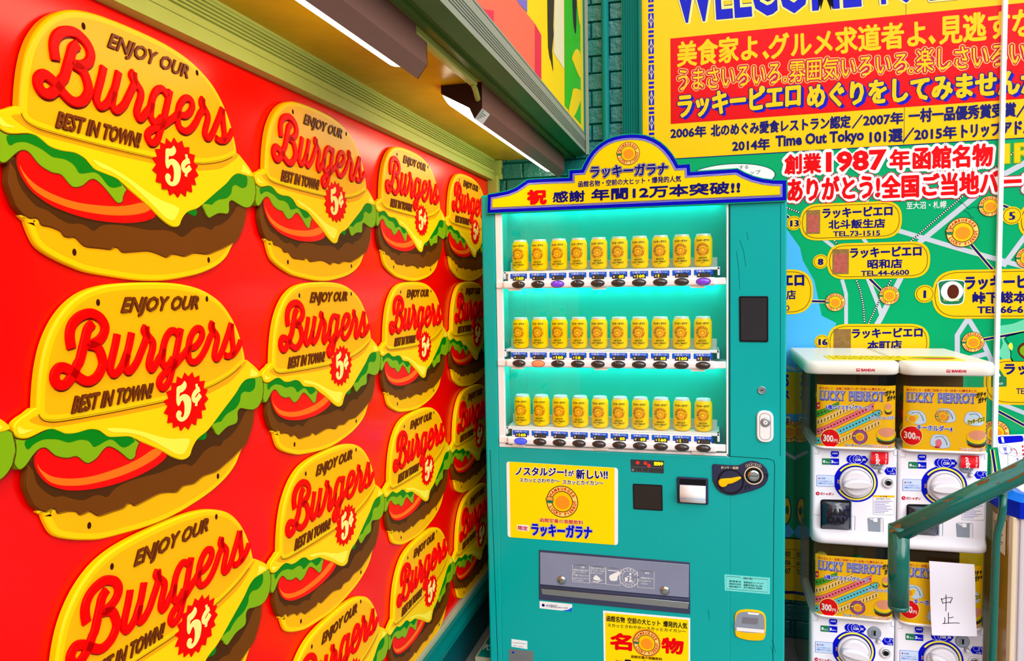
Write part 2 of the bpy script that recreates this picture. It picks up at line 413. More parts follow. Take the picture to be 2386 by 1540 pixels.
        bmesh.ops.recalc_face_normals(bm, faces=bm.faces); bm.to_mesh(me); bm.free()
        o = bpy.data.objects.new(name, me); COL.objects.link(o)
        if parent is not None: o.parent = parent
        else: o.location = L
        WL[o] = L.copy(); return tag(o, label, cat, group, kind)
def zoom(ox, oy, k): return lambda *p: [(ox + x / k, oy + y / k) for x, y in p]
def PX(fr, pts): return [fr.px(x, y) for x, y in pts]
# ================================================================== the setting
WX, WY = -1.015, 3.46                                   # red wall plane, back wall plane
m = MB(); m.box(-1.6, 4.0, -3.0, WY + .1, -.13, -.03, 'pavement'); m.build('floor', kind='structure')
m = MB(); m.box(WX - .12, WX, -.4, WY, .245, 2.1, 'red_panel'); m.box(WX - .12, WX - .004, -.4, WY, -.03, .245, 'teal_dark')
m.box(WX - .12, WX - .01, -.4, WY, 2.1, 3.6, 'teal_dark'); m.build('wall_left', kind='structure')
m = MB(); m.box(WX - .12, 4.0, WY, WY + .1, -.03, 3.6, 'mortar')
ch, z = .0775, 1.80
k = 0
while z < 3.5:
    for i in range(-1, 6):
        x0 = -1.02 + i * .168 + (.084 if k % 2 else 0); x1 = min(x0 + .162, -.36); x0 = max(x0, -1.014)
        if x1 - x0 > .01: m.box(x0, x1, WY - .012, WY + .01, z, z + ch - .006, 'brick_teal', .003, 1)
    z += ch; k += 1
for i in range(12):                                     # low part of the same wall, seen under the sign board
    for j in range(8): m.box(.2 + i * .168 + (.084 if j % 2 else 0), .362 + i * .168 + (.084 if j % 2 else 0), WY - .012, WY + .01, -.02 + j * ch, -.02 + j * ch + ch - .006, 'brick_teal', .003, 1)
m.build('wall_back', kind='structure')
m = MB(); m.box(WX, -.63, -.4, WY, 2.198, 2.26, 'soffit_gold'); m.build('ceiling', kind='structure')
# rail above the red panel: a stepped, ribbed profile run along the wall
def run(name, prof, fr_y0, fr_y1, mat_of, close=False):
    mm = MB(); L = len(prof)
    for i in range(L - 1):
        (a, b), (c, d) = prof[i], prof[i + 1]
        mm.add([(a, fr_y0, b), (c, fr_y0, d), (c, fr_y1, d), (a, fr_y1, b)], [(0, 1, 2, 3)], mat_of(i))
    mm.add([(x, fr_y0, z) for x, z in prof], [tuple(range(L))], mat_of(0)); mm.add([(x, fr_y1, z) for x, z in prof], [tuple(range(L))], mat_of(0))
    return mm.build(name, kind='structure')
pr = [(WX, 2.1), (WX + .03, 2.1), (WX + .03, 2.128), (WX + .027, 2.129), (WX + .027, 2.131), (WX + .03, 2.132), (WX + .03, 2.148)]
for i in range(5): zz = 2.148 + i * .0085; pr += [(WX + .024, zz + .001), (WX + .024, zz + .003), (WX + .031, zz + .0045), (WX + .031, zz + .0085)]
pr += [(WX + .036, 2.192), (WX + .036, 2.198), (WX, 2.198)]
run('trim_1', pr, -.4, 3.40, lambda i: 'trim_green')
m = MB(); m.box(WX, WX + .05, 3.385, 3.43, .245, 2.12, 'trim_green', .003); m.box(WX + .02, WX + .062, 3.41, 3.445, 2.105, 2.196, 'trim_green', .003)
m.box(WX + .062, WX + .066, 3.422, 3.434, 2.13, 2.16, 'beam_green'); m.build('trim_2', kind='structure')
# skirting below the red panel
pr = [(WX, .272), (WX + .012, .272), (WX + .016, .262), (WX + .016, .247), (WX + .03, .246), (WX + .03, .225)]
for i in range(4): zz = .222 - i * .009; pr += [(WX + .025, zz), (WX + .03, zz - .004)]
pr += [(WX + .03, .165), (WX, .165)]
run('trim_3', pr, -.4, 3.44, lambda i: 'skirting_pale' if i < 3 else 'teal_paint')
# outer beam of the canopy: stepped underside and ribbed face
pr = [(-.63, 2.26), (-.63, 2.188), (-.612, 2.188), (-.610, 2.2), (-.596, 2.2), (-.594, 2.196), (-.556, 2.206), (-.55, 2.208), (-.55, 2.226)]
for i in range(5): zz = 2.226 + i * .0085; pr += [(-.556, zz + .001), (-.556, zz + .003), (-.5495, zz + .0045), (-.5495, zz + .0085)]
pr += [(-.55, 2.29), (-.554, 2.291), (-.554, 2.293), (-.55, 2.294), (-.55, 2.3), (-.63, 2.3)]
run('trim_4', pr, -.4, WY - .012, lambda i: 'beam_green' if i < 7 else 'beam_grey')
# teal corner post and the ribbed post beside the sign board
m = MB(); m.box(-.572, -.548, WY - .03, WY - .012, 2.30, 3.6, 'teal_paint', .002); m.box(-.548, -.532, WY - .022, WY - .012, 2.2, 3.6, 'beam_grey', .002); m.build('trim_5', kind='structure')
m = MB(); m.box(-.376, -.288, WY - .035, WY, 0, 3.6, 'teal_paint')
for i in range(6): m.box(-.368 + i * .0105, -.3625 + i * .0105, WY - .041, WY - .03, 0, 3.6, 'teal_paint', .002, 1)
m.box(-.3, -.286, WY - .05, WY - .03, 0, 3.6, 'teal_paint', .003); m.build('trim_6', kind='structure')
# ------------------------------------------------------------------ mural above the canopy
F = FrX(-.553); m = MB(); m.box(-.585, -.5535, .2, WY - .03, 2.3, 3.6, 'mural_yellow')
zb = zoom(1080, 0, 3.666)
def mur(p, c, l): m.cap(PX(F, p), F, .0004 * l, c)
mur([(1106, 1), (1261, 189), (1261, 82), (1246, 55), (1210, 10), (1190, -20), (1180, -300), (1106, -300)], 'mural_pink', 1)
mur([(1246, 55), (1261, 82), (1261, 189), (1246, 172)], 'mural_rose', 2); mur([(1108, 2), (1150, 53), (1150, 25), (1128, 22)], 'mural_rose', 2)
mur([(1190, -20), (1228, -20), (1228, 29), (1210, 10)], 'lilac', 2)
mur(zb((778, -80), (855, -80), (858, 590), (770, 450)), 'mural_cream', 1); mur(zb((715, -90), (775, -90), (770, 60), (765, 220), (768, 300), (755, 430), (765, 615), (745, 515), (735, 490), (722, 400), (718, 200)), 'mural_black', 3)
mur(zb((860, -200), (995, -200), (1003, 1060), (865, 900)), 'mural_green', 1)
mur(smooth(zb((930, -60), (962, -60), (963, 120), (962, 200), (956, 290), (940, 220), (932, 100))), 'mural_black', 3)
mur(smooth(zb((962, 418), (998, 470), (1000, 645), (985, 650), (940, 540), (925, 490))), 'mural_yellow', 3)
mur(smooth(zb((940, 757), (1003, 780), (995, 870), (930, 1015), (893, 980), (920, 830))), 'mural_yellow', 3)
mur(smooth(zb((962, -60), (995, -60), (995, 205), (980, 150))), 'mural_yellow', 4)
m.build('mural_panel', label='painted panel with pink, yellow and green shapes above the canopy beam', cat='mural')
# ------------------------------------------------------------------ pipes
m = MB(); m.tube([(-.4505, WY - .04, .0), (-.4505, WY - .04, 3.6)], .0165, 'teal_paint', 18)
p1 = m.build('drain_pipe', label='slim teal pipe running up the glazed brick wall', cat='pipe')
m = MB()
for zz in (2.02, 3.2): m.box(-.472, -.429, WY - .058, WY - .0125, zz, zz + .02, 'teal_paint', .003)
m.build('pipe_clip', p1)
m = MB(); m.box(-.664, -.640, 1.60, 2.06, 2.176, 2.1985, 'trim_green', .004); c1 = m.build('cable_conduit', label='short green conduit on the soffit between the two lamps', cat='conduit')
m = MB(); m.tube([(-.652, 2.05, 2.18), (-.652, 2.075, 2.168), (-.654, 2.1, 2.15), (-.656, 2.112, 2.148)], .008, 'trim_green'); m.build('cable', c1)
# ------------------------------------------------------------------ lamps
SEC = [(-.769, 2.198), (-.642, 2.198), (-.642, 2.124), (-.667, 2.0935), (-.681, 2.125), (-.769, 2.174)]
def lamp(y0, y1, label, sticker):
    t = thing('canopy_lamp', (-.70, (y0 + y1) / 2, 2.198), label, 'lamp', 'lamps under the canopy')
    h = MB()
    h.add([(x, y0 + .003, z) for x, z in SEC] + [(x, y1 - .003, z) for x, z in SEC], [(0, 1, 7, 6), (1, 2, 8, 7), (2, 3, 9, 8), (3, 4, 10, 9), (5, 0, 6, 11)], 'lamp_brown')
    h.build('housing', t)
    for yy in (y0, y1 - .003):
        e = MB(); e.loft([[(x, yy, z) for x, z in SEC], [(x, yy + .003, z) for x, z in SEC]], 'lamp_dark', sm=False); e.build('end_cap', t)
    a, b = Vector((-.766, 2.170)), Vector((-.683, 2.127)); n = Vector((-.46, -.888)); arc = []
    for k in range(9):
        s = k / 8; p = a.lerp(b, s) + n * (.020 * math.sin(math.pi * s)); arc.append(p)
    d = MB(); d.loft([[(p.x, y0 + .004, p.y) for p in arc], [(p.x, y1 - .004, p.y) for p in arc]], 'tube_glow'); d.build('diffuser', t, label='glowing white diffuser')
    if sticker:
        s = MB(); u0, u1 = Vector((-.643, 2.1225)), Vector((-.666, 2.0945)); nn = Vector((.77, -.63)) * .0006
        q = lambda k, y, e=1: ((u0.lerp(u1, k) + nn * e).x, y, (u0.lerp(u1, k) + nn * e).y)
        s.add([q(0, y0 + .006), q(1, y0 + .006), q(1, y0 + .085), q(0, y0 + .085)], [(0, 1, 2, 3)], 'sticker_white')
        for i in range(5):
            kk = .12 + i * .17; s.add([q(kk, y0 + .012, 2), q(kk + .06, y0 + .012, 2), q(kk + .06, y0 + .03 + .011 * ((i * 7) % 4), 2), q(kk, y0 + .03 + .011 * ((i * 7) % 4), 2)], [(0, 1, 2, 3)], 'ink_grey')
        s.build('rating_label', t)
lamp(.40, 1.666, 'angled brown lamp under the canopy, the nearer one at the top edge', False)
lamp(2.103, 3.40, 'angled brown lamp under the canopy with a rating sticker, the farther one', True)
# ------------------------------------------------------------------ burger signs
BURGER = {
 'bun': [36.4,-183.2,37.7,-164.0,41.6,-136.8,47.5,-109.7,55.4,-85.4,66.5,-62.5,82.8,-39.4,102.6,-20.1,126.2,-4.7,152.2,5.3,186.7,12.0,227.0,15.0,278.6,16.2,338.9,15.0,388.7,10.0,430.7,0.6,469.0,-14.7,497.2,-32.4,522.8,-58.4,542.7,-88.8,556.6,-121.5,563.4,-146.1,563.8,-160.1,547.0,-169.0,511.5,-183.7,457.0,-197.7,411.8,-203.6,348.8,-209.3,300.2,-210.3,212.3,-209.6,134.5,-207.8,99.0,-206.3,68.7,-204.5,49.5,-200.1,40.4,-193.6],
 'cheese': [36.9,-176.3,19.5,-183.0,5.7,-188.7,-2.1,-195.3,-4.0,-203.0,-1.7,-211.5,5.3,-217.9,17.1,-220.9,29.4,-219.3,45.3,-215.6,61.4,-215.4,74.2,-221.3,87.2,-228.3,107.8,-231.0,133.1,-230.1,151.3,-235.2,162.2,-243.6,173.4,-251.2,192.9,-255.2,217.3,-259.6,233.7,-267.9,259.0,-281.6,294.3,-301.2,321.7,-319.6,345.8,-331.6,360.9,-334.1,374.1,-330.0,383.0,-315.7,400.0,-301.2,428.0,-292.1,451.7,-278.0,488.6,-254.0,527.2,-228.9,547.4,-212.0,567.6,-202.7,594.3,-202.9,622.0,-202.4,624.5,-195.6,609.4,-181.4,583.4,-164.2,565.3,-157.1,518.9,-165.1,349.9,-191.9,135.6,-191.4,66.3,-189.8],
 'cheese_hi': [170.6,-234.4,210.1,-242.8,251.8,-256.9,286.8,-272.4,324.0,-285.2,363.6,-292.8,373.5,-299.2,362.0,-316.5,351.5,-321.2,334.2,-317.2,308.5,-300.9,277.1,-280.5,242.7,-261.6,209.6,-250.0,185.6,-245.2,174.1,-239.8],
 'brim_hi': [3.5,-199.1,1.6,-206.8,7.1,-212.0,20.8,-210.6,27.0,-209.1,12.0,-205.6],
 'brim_hi2': [585.8,-178.7,608.8,-191.6,608.4,-197.7,577.9,-196.8,581.5,-192.4],
 'cheese_dk': [36.1,-188.7,40.4,-193.6,49.5,-200.1,68.7,-204.5,99.0,-206.3,134.5,-207.8,212.3,-209.6,300.2,-210.3,348.8,-209.3,411.8,-203.6,457.0,-197.7,511.5,-183.7,563.8,-160.1,566.7,-166.4,516.8,-196.1,467.9,-208.7,416.4,-216.0,299.6,-219.4,211.7,-218.4,134.0,-215.2,74.8,-212.8,45.9,-206.7,21.8,-194.4],
 'letL': [-0.6,-217.2,14.0,-221.6,29.4,-219.3,45.3,-215.6,61.5,-213.1,74.4,-218.5,108.0,-228.1,133.2,-228.6,151.4,-233.7,173.5,-249.0,217.4,-258.0,241.9,-273.9,239.3,-280.6,234.4,-289.3,231.7,-298.5,222.9,-302.3,214.7,-299.4,203.0,-288.6,187.6,-275.6,172.3,-267.5,160.4,-271.0,146.4,-281.7,129.4,-286.1,118.8,-281.1,105.3,-269.0,88.0,-267.9,68.3,-260.3,59.0,-252.4,49.9,-243.3,40.4,-241.2,30.7,-246.0,20.9,-254.8,12.8,-262.4,3.6,-265.6,-3.4,-259.8,-7.0,-248.1,-1.8,-235.8,-2.5,-224.9],
 'letLd': [13.8,-224.3,29.4,-219.3,45.3,-215.6,61.5,-213.1,74.4,-218.5,108.0,-228.1,133.2,-228.6,151.4,-233.7,173.5,-249.0,217.4,-258.0,231.5,-269.1,224.9,-272.6,212.0,-276.2,199.9,-273.5,184.7,-259.2,173.1,-255.2,161.3,-257.3,147.8,-260.5,140.3,-260.4,135.2,-253.2,128.3,-247.2,114.2,-242.7,100.1,-242.7,89.7,-242.0,73.4,-234.1,60.4,-230.5,44.5,-228.0,28.6,-231.6,20.6,-236.8,15.5,-235.6],
 'letR': [445.4,-286.2,449.0,-275.6,485.7,-251.6,524.2,-226.5,544.3,-209.6,564.4,-200.3,622.0,-201.5,631.4,-219.4,632.5,-236.3,625.5,-256.2,610.5,-270.4,589.6,-274.3,563.2,-268.6,544.0,-263.4,534.0,-269.6,533.0,-285.3,526.0,-293.9,504.2,-294.9,491.8,-297.1,473.3,-305.0,464.3,-307.8,455.9,-301.5,450.7,-292.9],
 'letRd': [448.8,-277.4,485.7,-251.6,524.2,-226.5,544.3,-209.6,564.4,-200.3,597.7,-202.6,601.7,-215.4,596.1,-227.0,578.9,-231.8,559.3,-227.7,546.0,-233.7,541.9,-247.1,525.1,-260.2,500.0,-265.6,484.4,-272.5,475.0,-279.3,466.2,-278.8],
 'letS': [394.6,-300.1,425.4,-289.7,429.1,-301.7,421.5,-307.5,410.6,-305.2],
 'tom': [32.3,-246.3,40.6,-238.4,59.3,-246.8,88.6,-259.2,119.8,-266.4,147.4,-266.6,172.6,-262.8,203.8,-276.0,233.2,-276.0,237.6,-273.7,244.2,-271.8,272.3,-284.5,312.5,-312.2,292.6,-326.5,246.6,-335.1,203.9,-337.0,163.9,-335.6,126.5,-330.5,91.4,-322.2,68.2,-312.2,49.4,-299.9,36.1,-283.6,29.3,-267.9,28.5,-256.6],
 'tomO': [33.7,-263.4,38.4,-273.0,53.5,-286.7,72.6,-296.0,99.5,-304.0,135.2,-309.4,173.4,-310.0,214.1,-308.0,248.8,-302.5,280.8,-294.8,298.8,-303.9,284.2,-312.5,247.6,-320.5,204.7,-324.3,164.7,-324.0,127.1,-321.0,98.8,-315.6,71.9,-307.4,52.8,-296.5,40.9,-282.1,34.7,-270.7],
 'pat': [27.1,-253.5,17.2,-264.9,13.0,-283.1,12.3,-293.9,16.0,-306.0,21.2,-320.0,25.3,-328.2,37.2,-338.9,46.5,-343.2,56.4,-341.9,62.7,-345.3,65.6,-352.0,82.4,-354.2,99.4,-359.5,106.0,-366.9,116.7,-368.5,127.7,-368.2,140.1,-378.2,151.2,-382.3,176.5,-383.3,200.8,-384.4,209.4,-380.5,217.7,-381.4,227.9,-388.4,256.6,-386.3,288.8,-383.7,312.4,-387.6,336.6,-393.8,352.2,-387.4,367.7,-388.0,388.7,-390.1,416.5,-382.7,456.3,-383.5,486.6,-375.6,511.7,-368.0,537.8,-358.1,561.2,-349.2,572.0,-337.2,586.9,-315.7,595.2,-292.6,595.1,-274.0,576.7,-264.8,397.5,-256.8,168.5,-265.1],
 'patD': [28.6,-255.2,168.3,-268.1,397.3,-260.4,573.3,-266.3,562.8,-274.6,535.1,-301.6,502.6,-318.8,484.1,-322.7,471.5,-331.5,448.5,-326.5,419.9,-331.4,402.7,-342.2,380.6,-351.5,360.3,-342.9,330.2,-340.9,291.5,-343.3,255.1,-340.7,212.1,-339.2,183.1,-344.1,166.6,-353.6,151.7,-346.2,136.7,-343.4,118.2,-344.8,97.3,-337.5,77.4,-326.4,60.9,-323.1,45.5,-310.1,32.3,-293.8,27.4,-273.0],
 'base': [40.5,-337.0,41.4,-347.3,46.8,-363.2,55.5,-380.5,68.0,-392.0,92.9,-404.4,120.9,-414.8,150.4,-423.5,197.8,-430.2,262.3,-436.9,323.8,-437.7,386.0,-431.5,442.2,-421.7,490.7,-405.9,523.1,-386.6,540.4,-366.7,556.6,-348.2,558.6,-338.5,392.7,-328.9,163.7,-338.7],
 'star': [365.2,-161.1,375.4,-170.4,387.7,-163.0,393.0,-175.2,408.3,-172.0,407.6,-184.7,424.5,-185.2,419.2,-199.8,432.3,-205.7,423.6,-214.8,432.8,-224.9,419.3,-232.6,424.2,-245.0,409.9,-244.8,410.9,-260.9,395.5,-258.3,391.7,-271.6,379.1,-264.5,369.7,-276.0,360.3,-266.9,347.8,-274.2,343.9,-262.6,327.7,-264.4,327.9,-253.4,312.9,-252.4,317.3,-238.1,305.3,-232.0,316.5,-220.2,306.0,-209.7,317.5,-205.3,312.0,-192.4,326.5,-189.9,327.3,-176.9,340.2,-178.5,343.7,-166.2,357.0,-173.0],
 'five': [362.5,-177.9,367.0,-183.0,367.4,-188.6,363.0,-194.6,354.8,-198.9,347.7,-200.1,346.7,-207.1,354.5,-203.9,364.0,-204.2,373.3,-209.5,378.4,-218.1,378.5,-229.3,374.4,-242.1,367.3,-250.9,357.4,-255.8,347.9,-256.4,340.3,-252.6,335.4,-245.2,335.8,-238.7,340.0,-233.9,343.9,-233.3,348.4,-235.9,350.0,-240.6,347.4,-245.1,350.8,-248.2,355.6,-246.6,358.4,-240.4,359.8,-230.7,358.8,-221.7,355.3,-215.8,351.3,-216.0,347.9,-219.9,344.5,-223.7,341.7,-224.4,339.0,-220.6,337.5,-212.8,338.9,-198.8,340.1,-189.1,344.7,-186.0,352.6,-184.9,358.3,-181.8],
 'cent': [404.9,-200.0,393.3,-204.6,386.1,-212.5,388.1,-220.2,395.5,-220.8,407.0,-212.3],
 'cent2': [396.3,-188.6,398.0,-198.5],
 'cent3': [395.4,-223.0,392.2,-232.7],
 's_B1': [101.6,-90.4,99.6,-72.6,102.0,-59.2,109.3,-47.8,121.8,-39.3,138.9,-35.0,152.5,-37.9,164.8,-46.1,171.7,-58.8,169.1,-71.1,159.0,-80.8,144.7,-86.2,135.5,-86.9,144.5,-89.0,153.5,-93.6,159.9,-103.6,163.6,-119.2,159.8,-131.1,149.7,-142.3,136.6,-147.6,125.4,-146.6,114.6,-140.6,104.3,-132.0,93.0,-123.4,82.8,-119.0,75.5,-119.5,68.9,-125.9,66.8,-134.5,69.8,-142.9,77.8,-147.5,87.3,-146.1,96.3,-139.2,104.4,-130.2,111.2,-118.2,117.2,-110.6,123.9,-92.8,130.6,-74.9,136.0,-61.3,146.3,-52.6],
 's_u': [198.2,-74.0,191.9,-94.0,183.0,-117.4,179.9,-126.7,178.8,-135.3,184.4,-142.7,193.2,-140.9,205.2,-130.5,215.9,-112.8,221.8,-101.5,231.2,-73.8],
 's_ur': [218.6,-111.2,214.6,-123.6,212.5,-135.3,217.9,-141.9,226.5,-139.9,240.5,-127.4,248.0,-116.0,259.4,-97.7,266.5,-83.9,262.9,-75.5,261.1,-71.3,266.4,-64.4],
 's_r': [266.4,-64.4,266.9,-76.8,272.0,-84.3,281.1,-94.4,280.3,-106.7,273.7,-121.7,269.3,-135.7,273.6,-144.4,282.3,-141.2,294.6,-127.9,304.0,-117.3,311.1,-98.9,319.4,-85.7,330.4,-77.4,339.5,-77.4,351.2,-86.9],
 's_g': [307.5,-109.2,304.3,-124.7,303.0,-133.1,306.9,-140.8,314.1,-143.2,323.3,-139.4,333.0,-129.7],
 's_g2': [358.3,-74.3,348.7,-101.9,339.2,-128.2,332.0,-144.7,325.0,-160.0,318.0,-174.2,307.1,-182.3,298.3,-182.2,293.0,-174.0,296.5,-165.0,308.8,-155.9,325.7,-148.3,338.3,-142.1,354.6,-130.8,367.8,-122.1,377.9,-114.3,394.3,-113.5,408.0,-106.8,419.0,-94.0,418.1,-81.4,408.4,-76.3,396.4,-81.1,384.1,-94.8,378.2,-109.9,375.5,-126.3,378.0,-137.7,387.4,-143.1,400.7,-142.3,416.5,-132.6,431.2,-116.7,442.8,-99.2,452.4,-88.3,448.6,-78.7,448.9,-74.1,453.8,-66.3],
 's_r2': [450.2,-67.2,452.8,-81.3,459.5,-88.8,466.1,-97.4,465.4,-107.9,459.0,-122.6,454.5,-137.4,459.4,-143.8,468.6,-142.4,480.3,-130.5,492.7,-111.3,505.4,-90.6,515.1,-73.2],
 's_s': [515.1,-73.2,514.9,-91.3,517.1,-115.7,518.2,-129.1,513.7,-138.4,502.0,-142.7,489.1,-139.1],
 's_s2': [509.7,-141.7,521.5,-137.9,535.9,-127.0,546.7,-112.5],
 'holes': [162.0,-17.8,441.5,-18.2,126.2,-391.2,461.5,-394.4],
 't1': [206.5,-44.7,406.7,-45.5,216.5,-11.1],
 't2': [95.8,-195.6,270.2,-196.9,100.8,-169.7],
}

def bp(k): q = BURGER[k]; return [(q[i] / 1000, q[i + 1] / 1000) for i in range(0, len(q), 2)]
FB = FrX(WX); OY, OZ, PITCHY, PITCHZ = .856, 1.6, .6345, .457
class FrLocal:
    def __call__(s, u, v, h): return (WX + .001 + h, OY + u, OZ + v)
FL = FrLocal()
def burger():
    t = thing('burger_sign', (WX + .001, OY + .31, OZ - .21), '', 'sign', 'embossed burger signs on the red wall')
    def pr(name, key, h0, h1, mt, bev, sm=3, rim=None):
        b = MB(); p = smooth(bp(key), True, sm) if sm else bp(key)
        if rim:
            b.prism(p, FL, h0, h1, rim, bev); q = inset(p, .012); q2 = inset(p, .016)
            b.add([FL(x, y, h1) for x, y in q] + [FL(x, y, h1 - .0015) for x, y in q2], [], rim)
            b.cap(q, FL, h1 + .0002, mt)
        else: b.prism(p, FL, h0, h1, mt, bev)
        return b
    ln = lambda b, k, h: b.stroke(smooth(bp(k), True, 3), .0011, FL, h, 'line_brown', True)
    hs = lambda b, keys: [b.cap(smooth(bp(k), True, 3), FL, h, c) for k, h, c in keys]
    b = pr('bottom_bun', 'base', .001, .010, 'bun_yellow', .003, 3, 'bun_rim')
    for (x, y) in bp('holes')[2:]: b.cap(ell(x, y, .0042, .006, 12), FL, .0106, 'hole_dark')
    b.build('bottom_bun', t)
    b = pr('patty', 'pat', .0015, .0115, 'patty_mid', .002); hs(b, [('patD', .0118, 'patty_dark')]); ln(b, 'pat', .0119); b.build('patty', t)
    b = pr('tomato', 'tom', .010, .0128, 'tomato_red', .001); hs(b, [('tomO', .0131, 'tomato_orange')])
    ln(b, 'tom', .0133); b.build('tomato_slice', t)
    b = pr('l', 'letL', .002, .0138, 'lettuce_light', .0015); hs(b, [('letLd', .0141, 'lettuce_dark')]); ln(b, 'letL', .0143); b.build('lettuce_leaf', t)
    b = pr('l', 'letR', .002, .0138, 'lettuce_light', .0015); hs(b, [('letRd', .0141, 'lettuce_dark')]); ln(b, 'letR', .0143); b.build('lettuce_leaf', t)
    b = pr('l', 'letS', .0116, .0125, 'lettuce_dark', .0005); b.build('lettuce_leaf', t)
    b = pr('c', 'cheese', .003, .0152, 'cheese_yellow', .002); hs(b, [('cheese_dk', .0154, 'cheese_orange'), ('cheese_hi', .0156, 'cheese_light'), ('brim_hi', .0156, 'cheese_light'), ('brim_hi2', .0156, 'cheese_light')]); b.build('cheese_slice', t)
    b = pr('b', 'bun', .002, .0170, 'bun_yellow', .004, 4, 'bun_rim')
    q = smooth(bp('bun'), True, 4); L = len(q); b.stroke(q[int(L * .66):] , .0014, FL, .0173, 'line_brown')
    for (x, y) in bp('holes')[:2]: b.cap(ell(x, y, .0042, .006, 12), FL, .0176, 'hole_dark')
    b.build('top_bun', t)
    b = MB()
    for k in ('s_B1', 's_u', 's_ur', 's_r', 's_g', 's_g2', 's_r2', 's_s', 's_s2'):
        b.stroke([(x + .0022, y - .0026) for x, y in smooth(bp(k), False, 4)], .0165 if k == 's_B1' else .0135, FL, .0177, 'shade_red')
        b.raised(smooth(bp(k), False, 4), .0165 if k == 's_B1' else .0135, FL, .0170, .0225, 'script_red')
    b.build('script_lettering', t, label='raised red script')
    for key, tx in (('t1', 'ENJOY OUR'), ('t2', 'BEST IN TOWN!')):
        b = MB(); BL, BR, TL = bp(key)
        for i in range(3): b.text3(tx, FL, BL, BR, TL, 'slogan_brown', .0178 + i * .0012, .0, 2, [((.0012 - .0003 * i) * math.cos(k * math.pi / 4), (.0018 - .0005 * i) * math.sin(k * math.pi / 4)) for k in range(8)], .16)
        b.build('slogan_lettering', t)
    b = MB(); b.prism(bp('star'), FL, .0150, .0182, 'script_red', .0004)
    b.prism(smooth(bp('five'), True, 3), FL, .0182, .0196, 'cream', .0006)
    b.raised(smooth(bp('cent'), False, 4), .0105, FL, .0182, .0198, 'cream')
    for k in ('cent2', 'cent3'): b.raised(bp(k), .0058, FL, .0182, .0198, 'cream')
    b.build('price_badge', t, label='red starburst price badge')
    return t
proto = burger()
ROW = ['top', 'second', 'third', 'bottom']; COLN = ['the row end nearest the viewer', 'first', 'second', 'third', 'fourth']
first = True
for r in range(4):
    for c in range(5):
        if (c == 0 and r != 1) or (r == 3 and c < 2): continue
        o = proto if first else copy_tree(proto); first = False
        o.location = (WX + .001, OY + .31 + (c - 1) * PITCHY, OZ - .21 + (1 - r) * PITCHZ)
        if c == 0: lb = 'embossed burger sign cut off at the left edge of the photo, only its lettuce showing'
        else:
            nm = {1: 'largest and nearest of its row', 2: 'second of its row towards the vending machine', 3: 'third of its row towards the vending machine', 4: 'farthest of its row, half behind the vending machine'}[c]
            lb = 'embossed burger sign in the %s row, %s' % ({0: 'top', 1: 'second', 2: 'third', 3: 'fourth'}[r], nm)
            if r == 3: lb = {2: 'embossed burger sign at the bottom edge of the photo, second sign column', 3: 'embossed burger sign in the lowest row, third sign column, above the skirting', 4: 'embossed burger sign in the lowest row, in shadow beside the vending machine'}[c]
            if r == 2 and c == 1: lb = 'big embossed burger sign at the bottom left, third row, cut by the photo edge'
        o['label'] = lb
# box low down between the red wall and the vending machine
q0 = onY(1108, 1530, 2.80); bx0, bz1 = q0.x, q0.z
m = MB(); m.box(bx0, -.8575, 2.80, 3.05, -.03, bz1 - .02, 'teal_paint', .003); m.box(bx0 - .002, -.8565, 2.798, 3.052, bz1 - .022, bz1, 'skirting_pale', .002); m.box(bx0 + .008, -.8565, 2.806, 3.052, bz1 - .001, bz1 + .001, 'teal_paint')
FF = FrZ(bz1 + .001); m.text3('PC', FF, (bx0 + .012, 2.86), (bx0 + .040, 2.86), (bx0 + .012, 2.91), 'white', .0006, .01)
m.build('storage_box', label='small teal box with pale edges on the floor beside the vending machine', cat='box')
# ================================================================== sign board on the back wall
SY = 3.435; F = FrY(SY)
def P(*p): return [F.px(x, y) for x, y in p]
z1 = zoom(1480, 0, 2.634); z2 = zoom(1820, 320, 2.961); z7 = zoom(2086, 0, 7.7); z3 = zoom(2100, 640, 3.346)
sign = thing('sign_board', (.5, SY, 0), 'huge yellow and green map sign board covering the wall behind the machines', 'sign board')
UL, UR = -.285, 1.75
vb = F.px(1579, 370)[1]; vm = F.px(1850, 1253)[1]; vl = F.px(1835, 1397)[1]
def strip(name, u0, u1, v0, v1, mt):
    b = MB(); b.box(u0, u1, SY, WY - .012, v0, v1, mt); return b
hd = strip('header', UL, UR, vb, 3.4, 'sign_yellow'); H = lambda l: .0004 * l
def T(b, t, BL, BR, TL, mt, l, bold=.02, res=2, out=None, r=.004, lo=None, sh=None):
    a = P(BL, BR, TL)
    if out: b.outline(t, F, *a, out, H(lo or l - 1), r, bold)
    b.text3(t, F, *a, mt, H(l), bold, res, sh)
# ornament
vv = F.px(1517, 31)[1]; pitch = (F.px(1517, 31)[1] - F.px(1517, 151)[1]) / 2; u0, u1 = F.px(1511, 100)[0], F.px(1523.5, 100)[0]; uc = (u0 + u1) / 2; hw = (u1 - u0) / 2
v = vv + 14 * pitch
while v > vb + .08:
    hh = pitch * .575
    hd.cap(rect(u0, v - hh, u1, v), F, H(2), 'blue'); vc = v - hh / 2
    for sx in (-1, 1):
        for sy in (-1, 1):
            hd.stroke(smooth([(uc + sx * hw, vc), (uc + sx * hw * .35, vc + sy * hh * .14), (uc, vc + sy * hh * .48)], False, 4), .0022, F, H(3), 'cream')
    hd.stroke([(uc, v - hh), (uc, v)], .0016, F, H(3), 'cream')
    for q in (.66, .83): hd.cap(rect(u0, v - pitch * (q + .1), u1, v - pitch * q), F, H(2), 'blue')
    v -= pitch
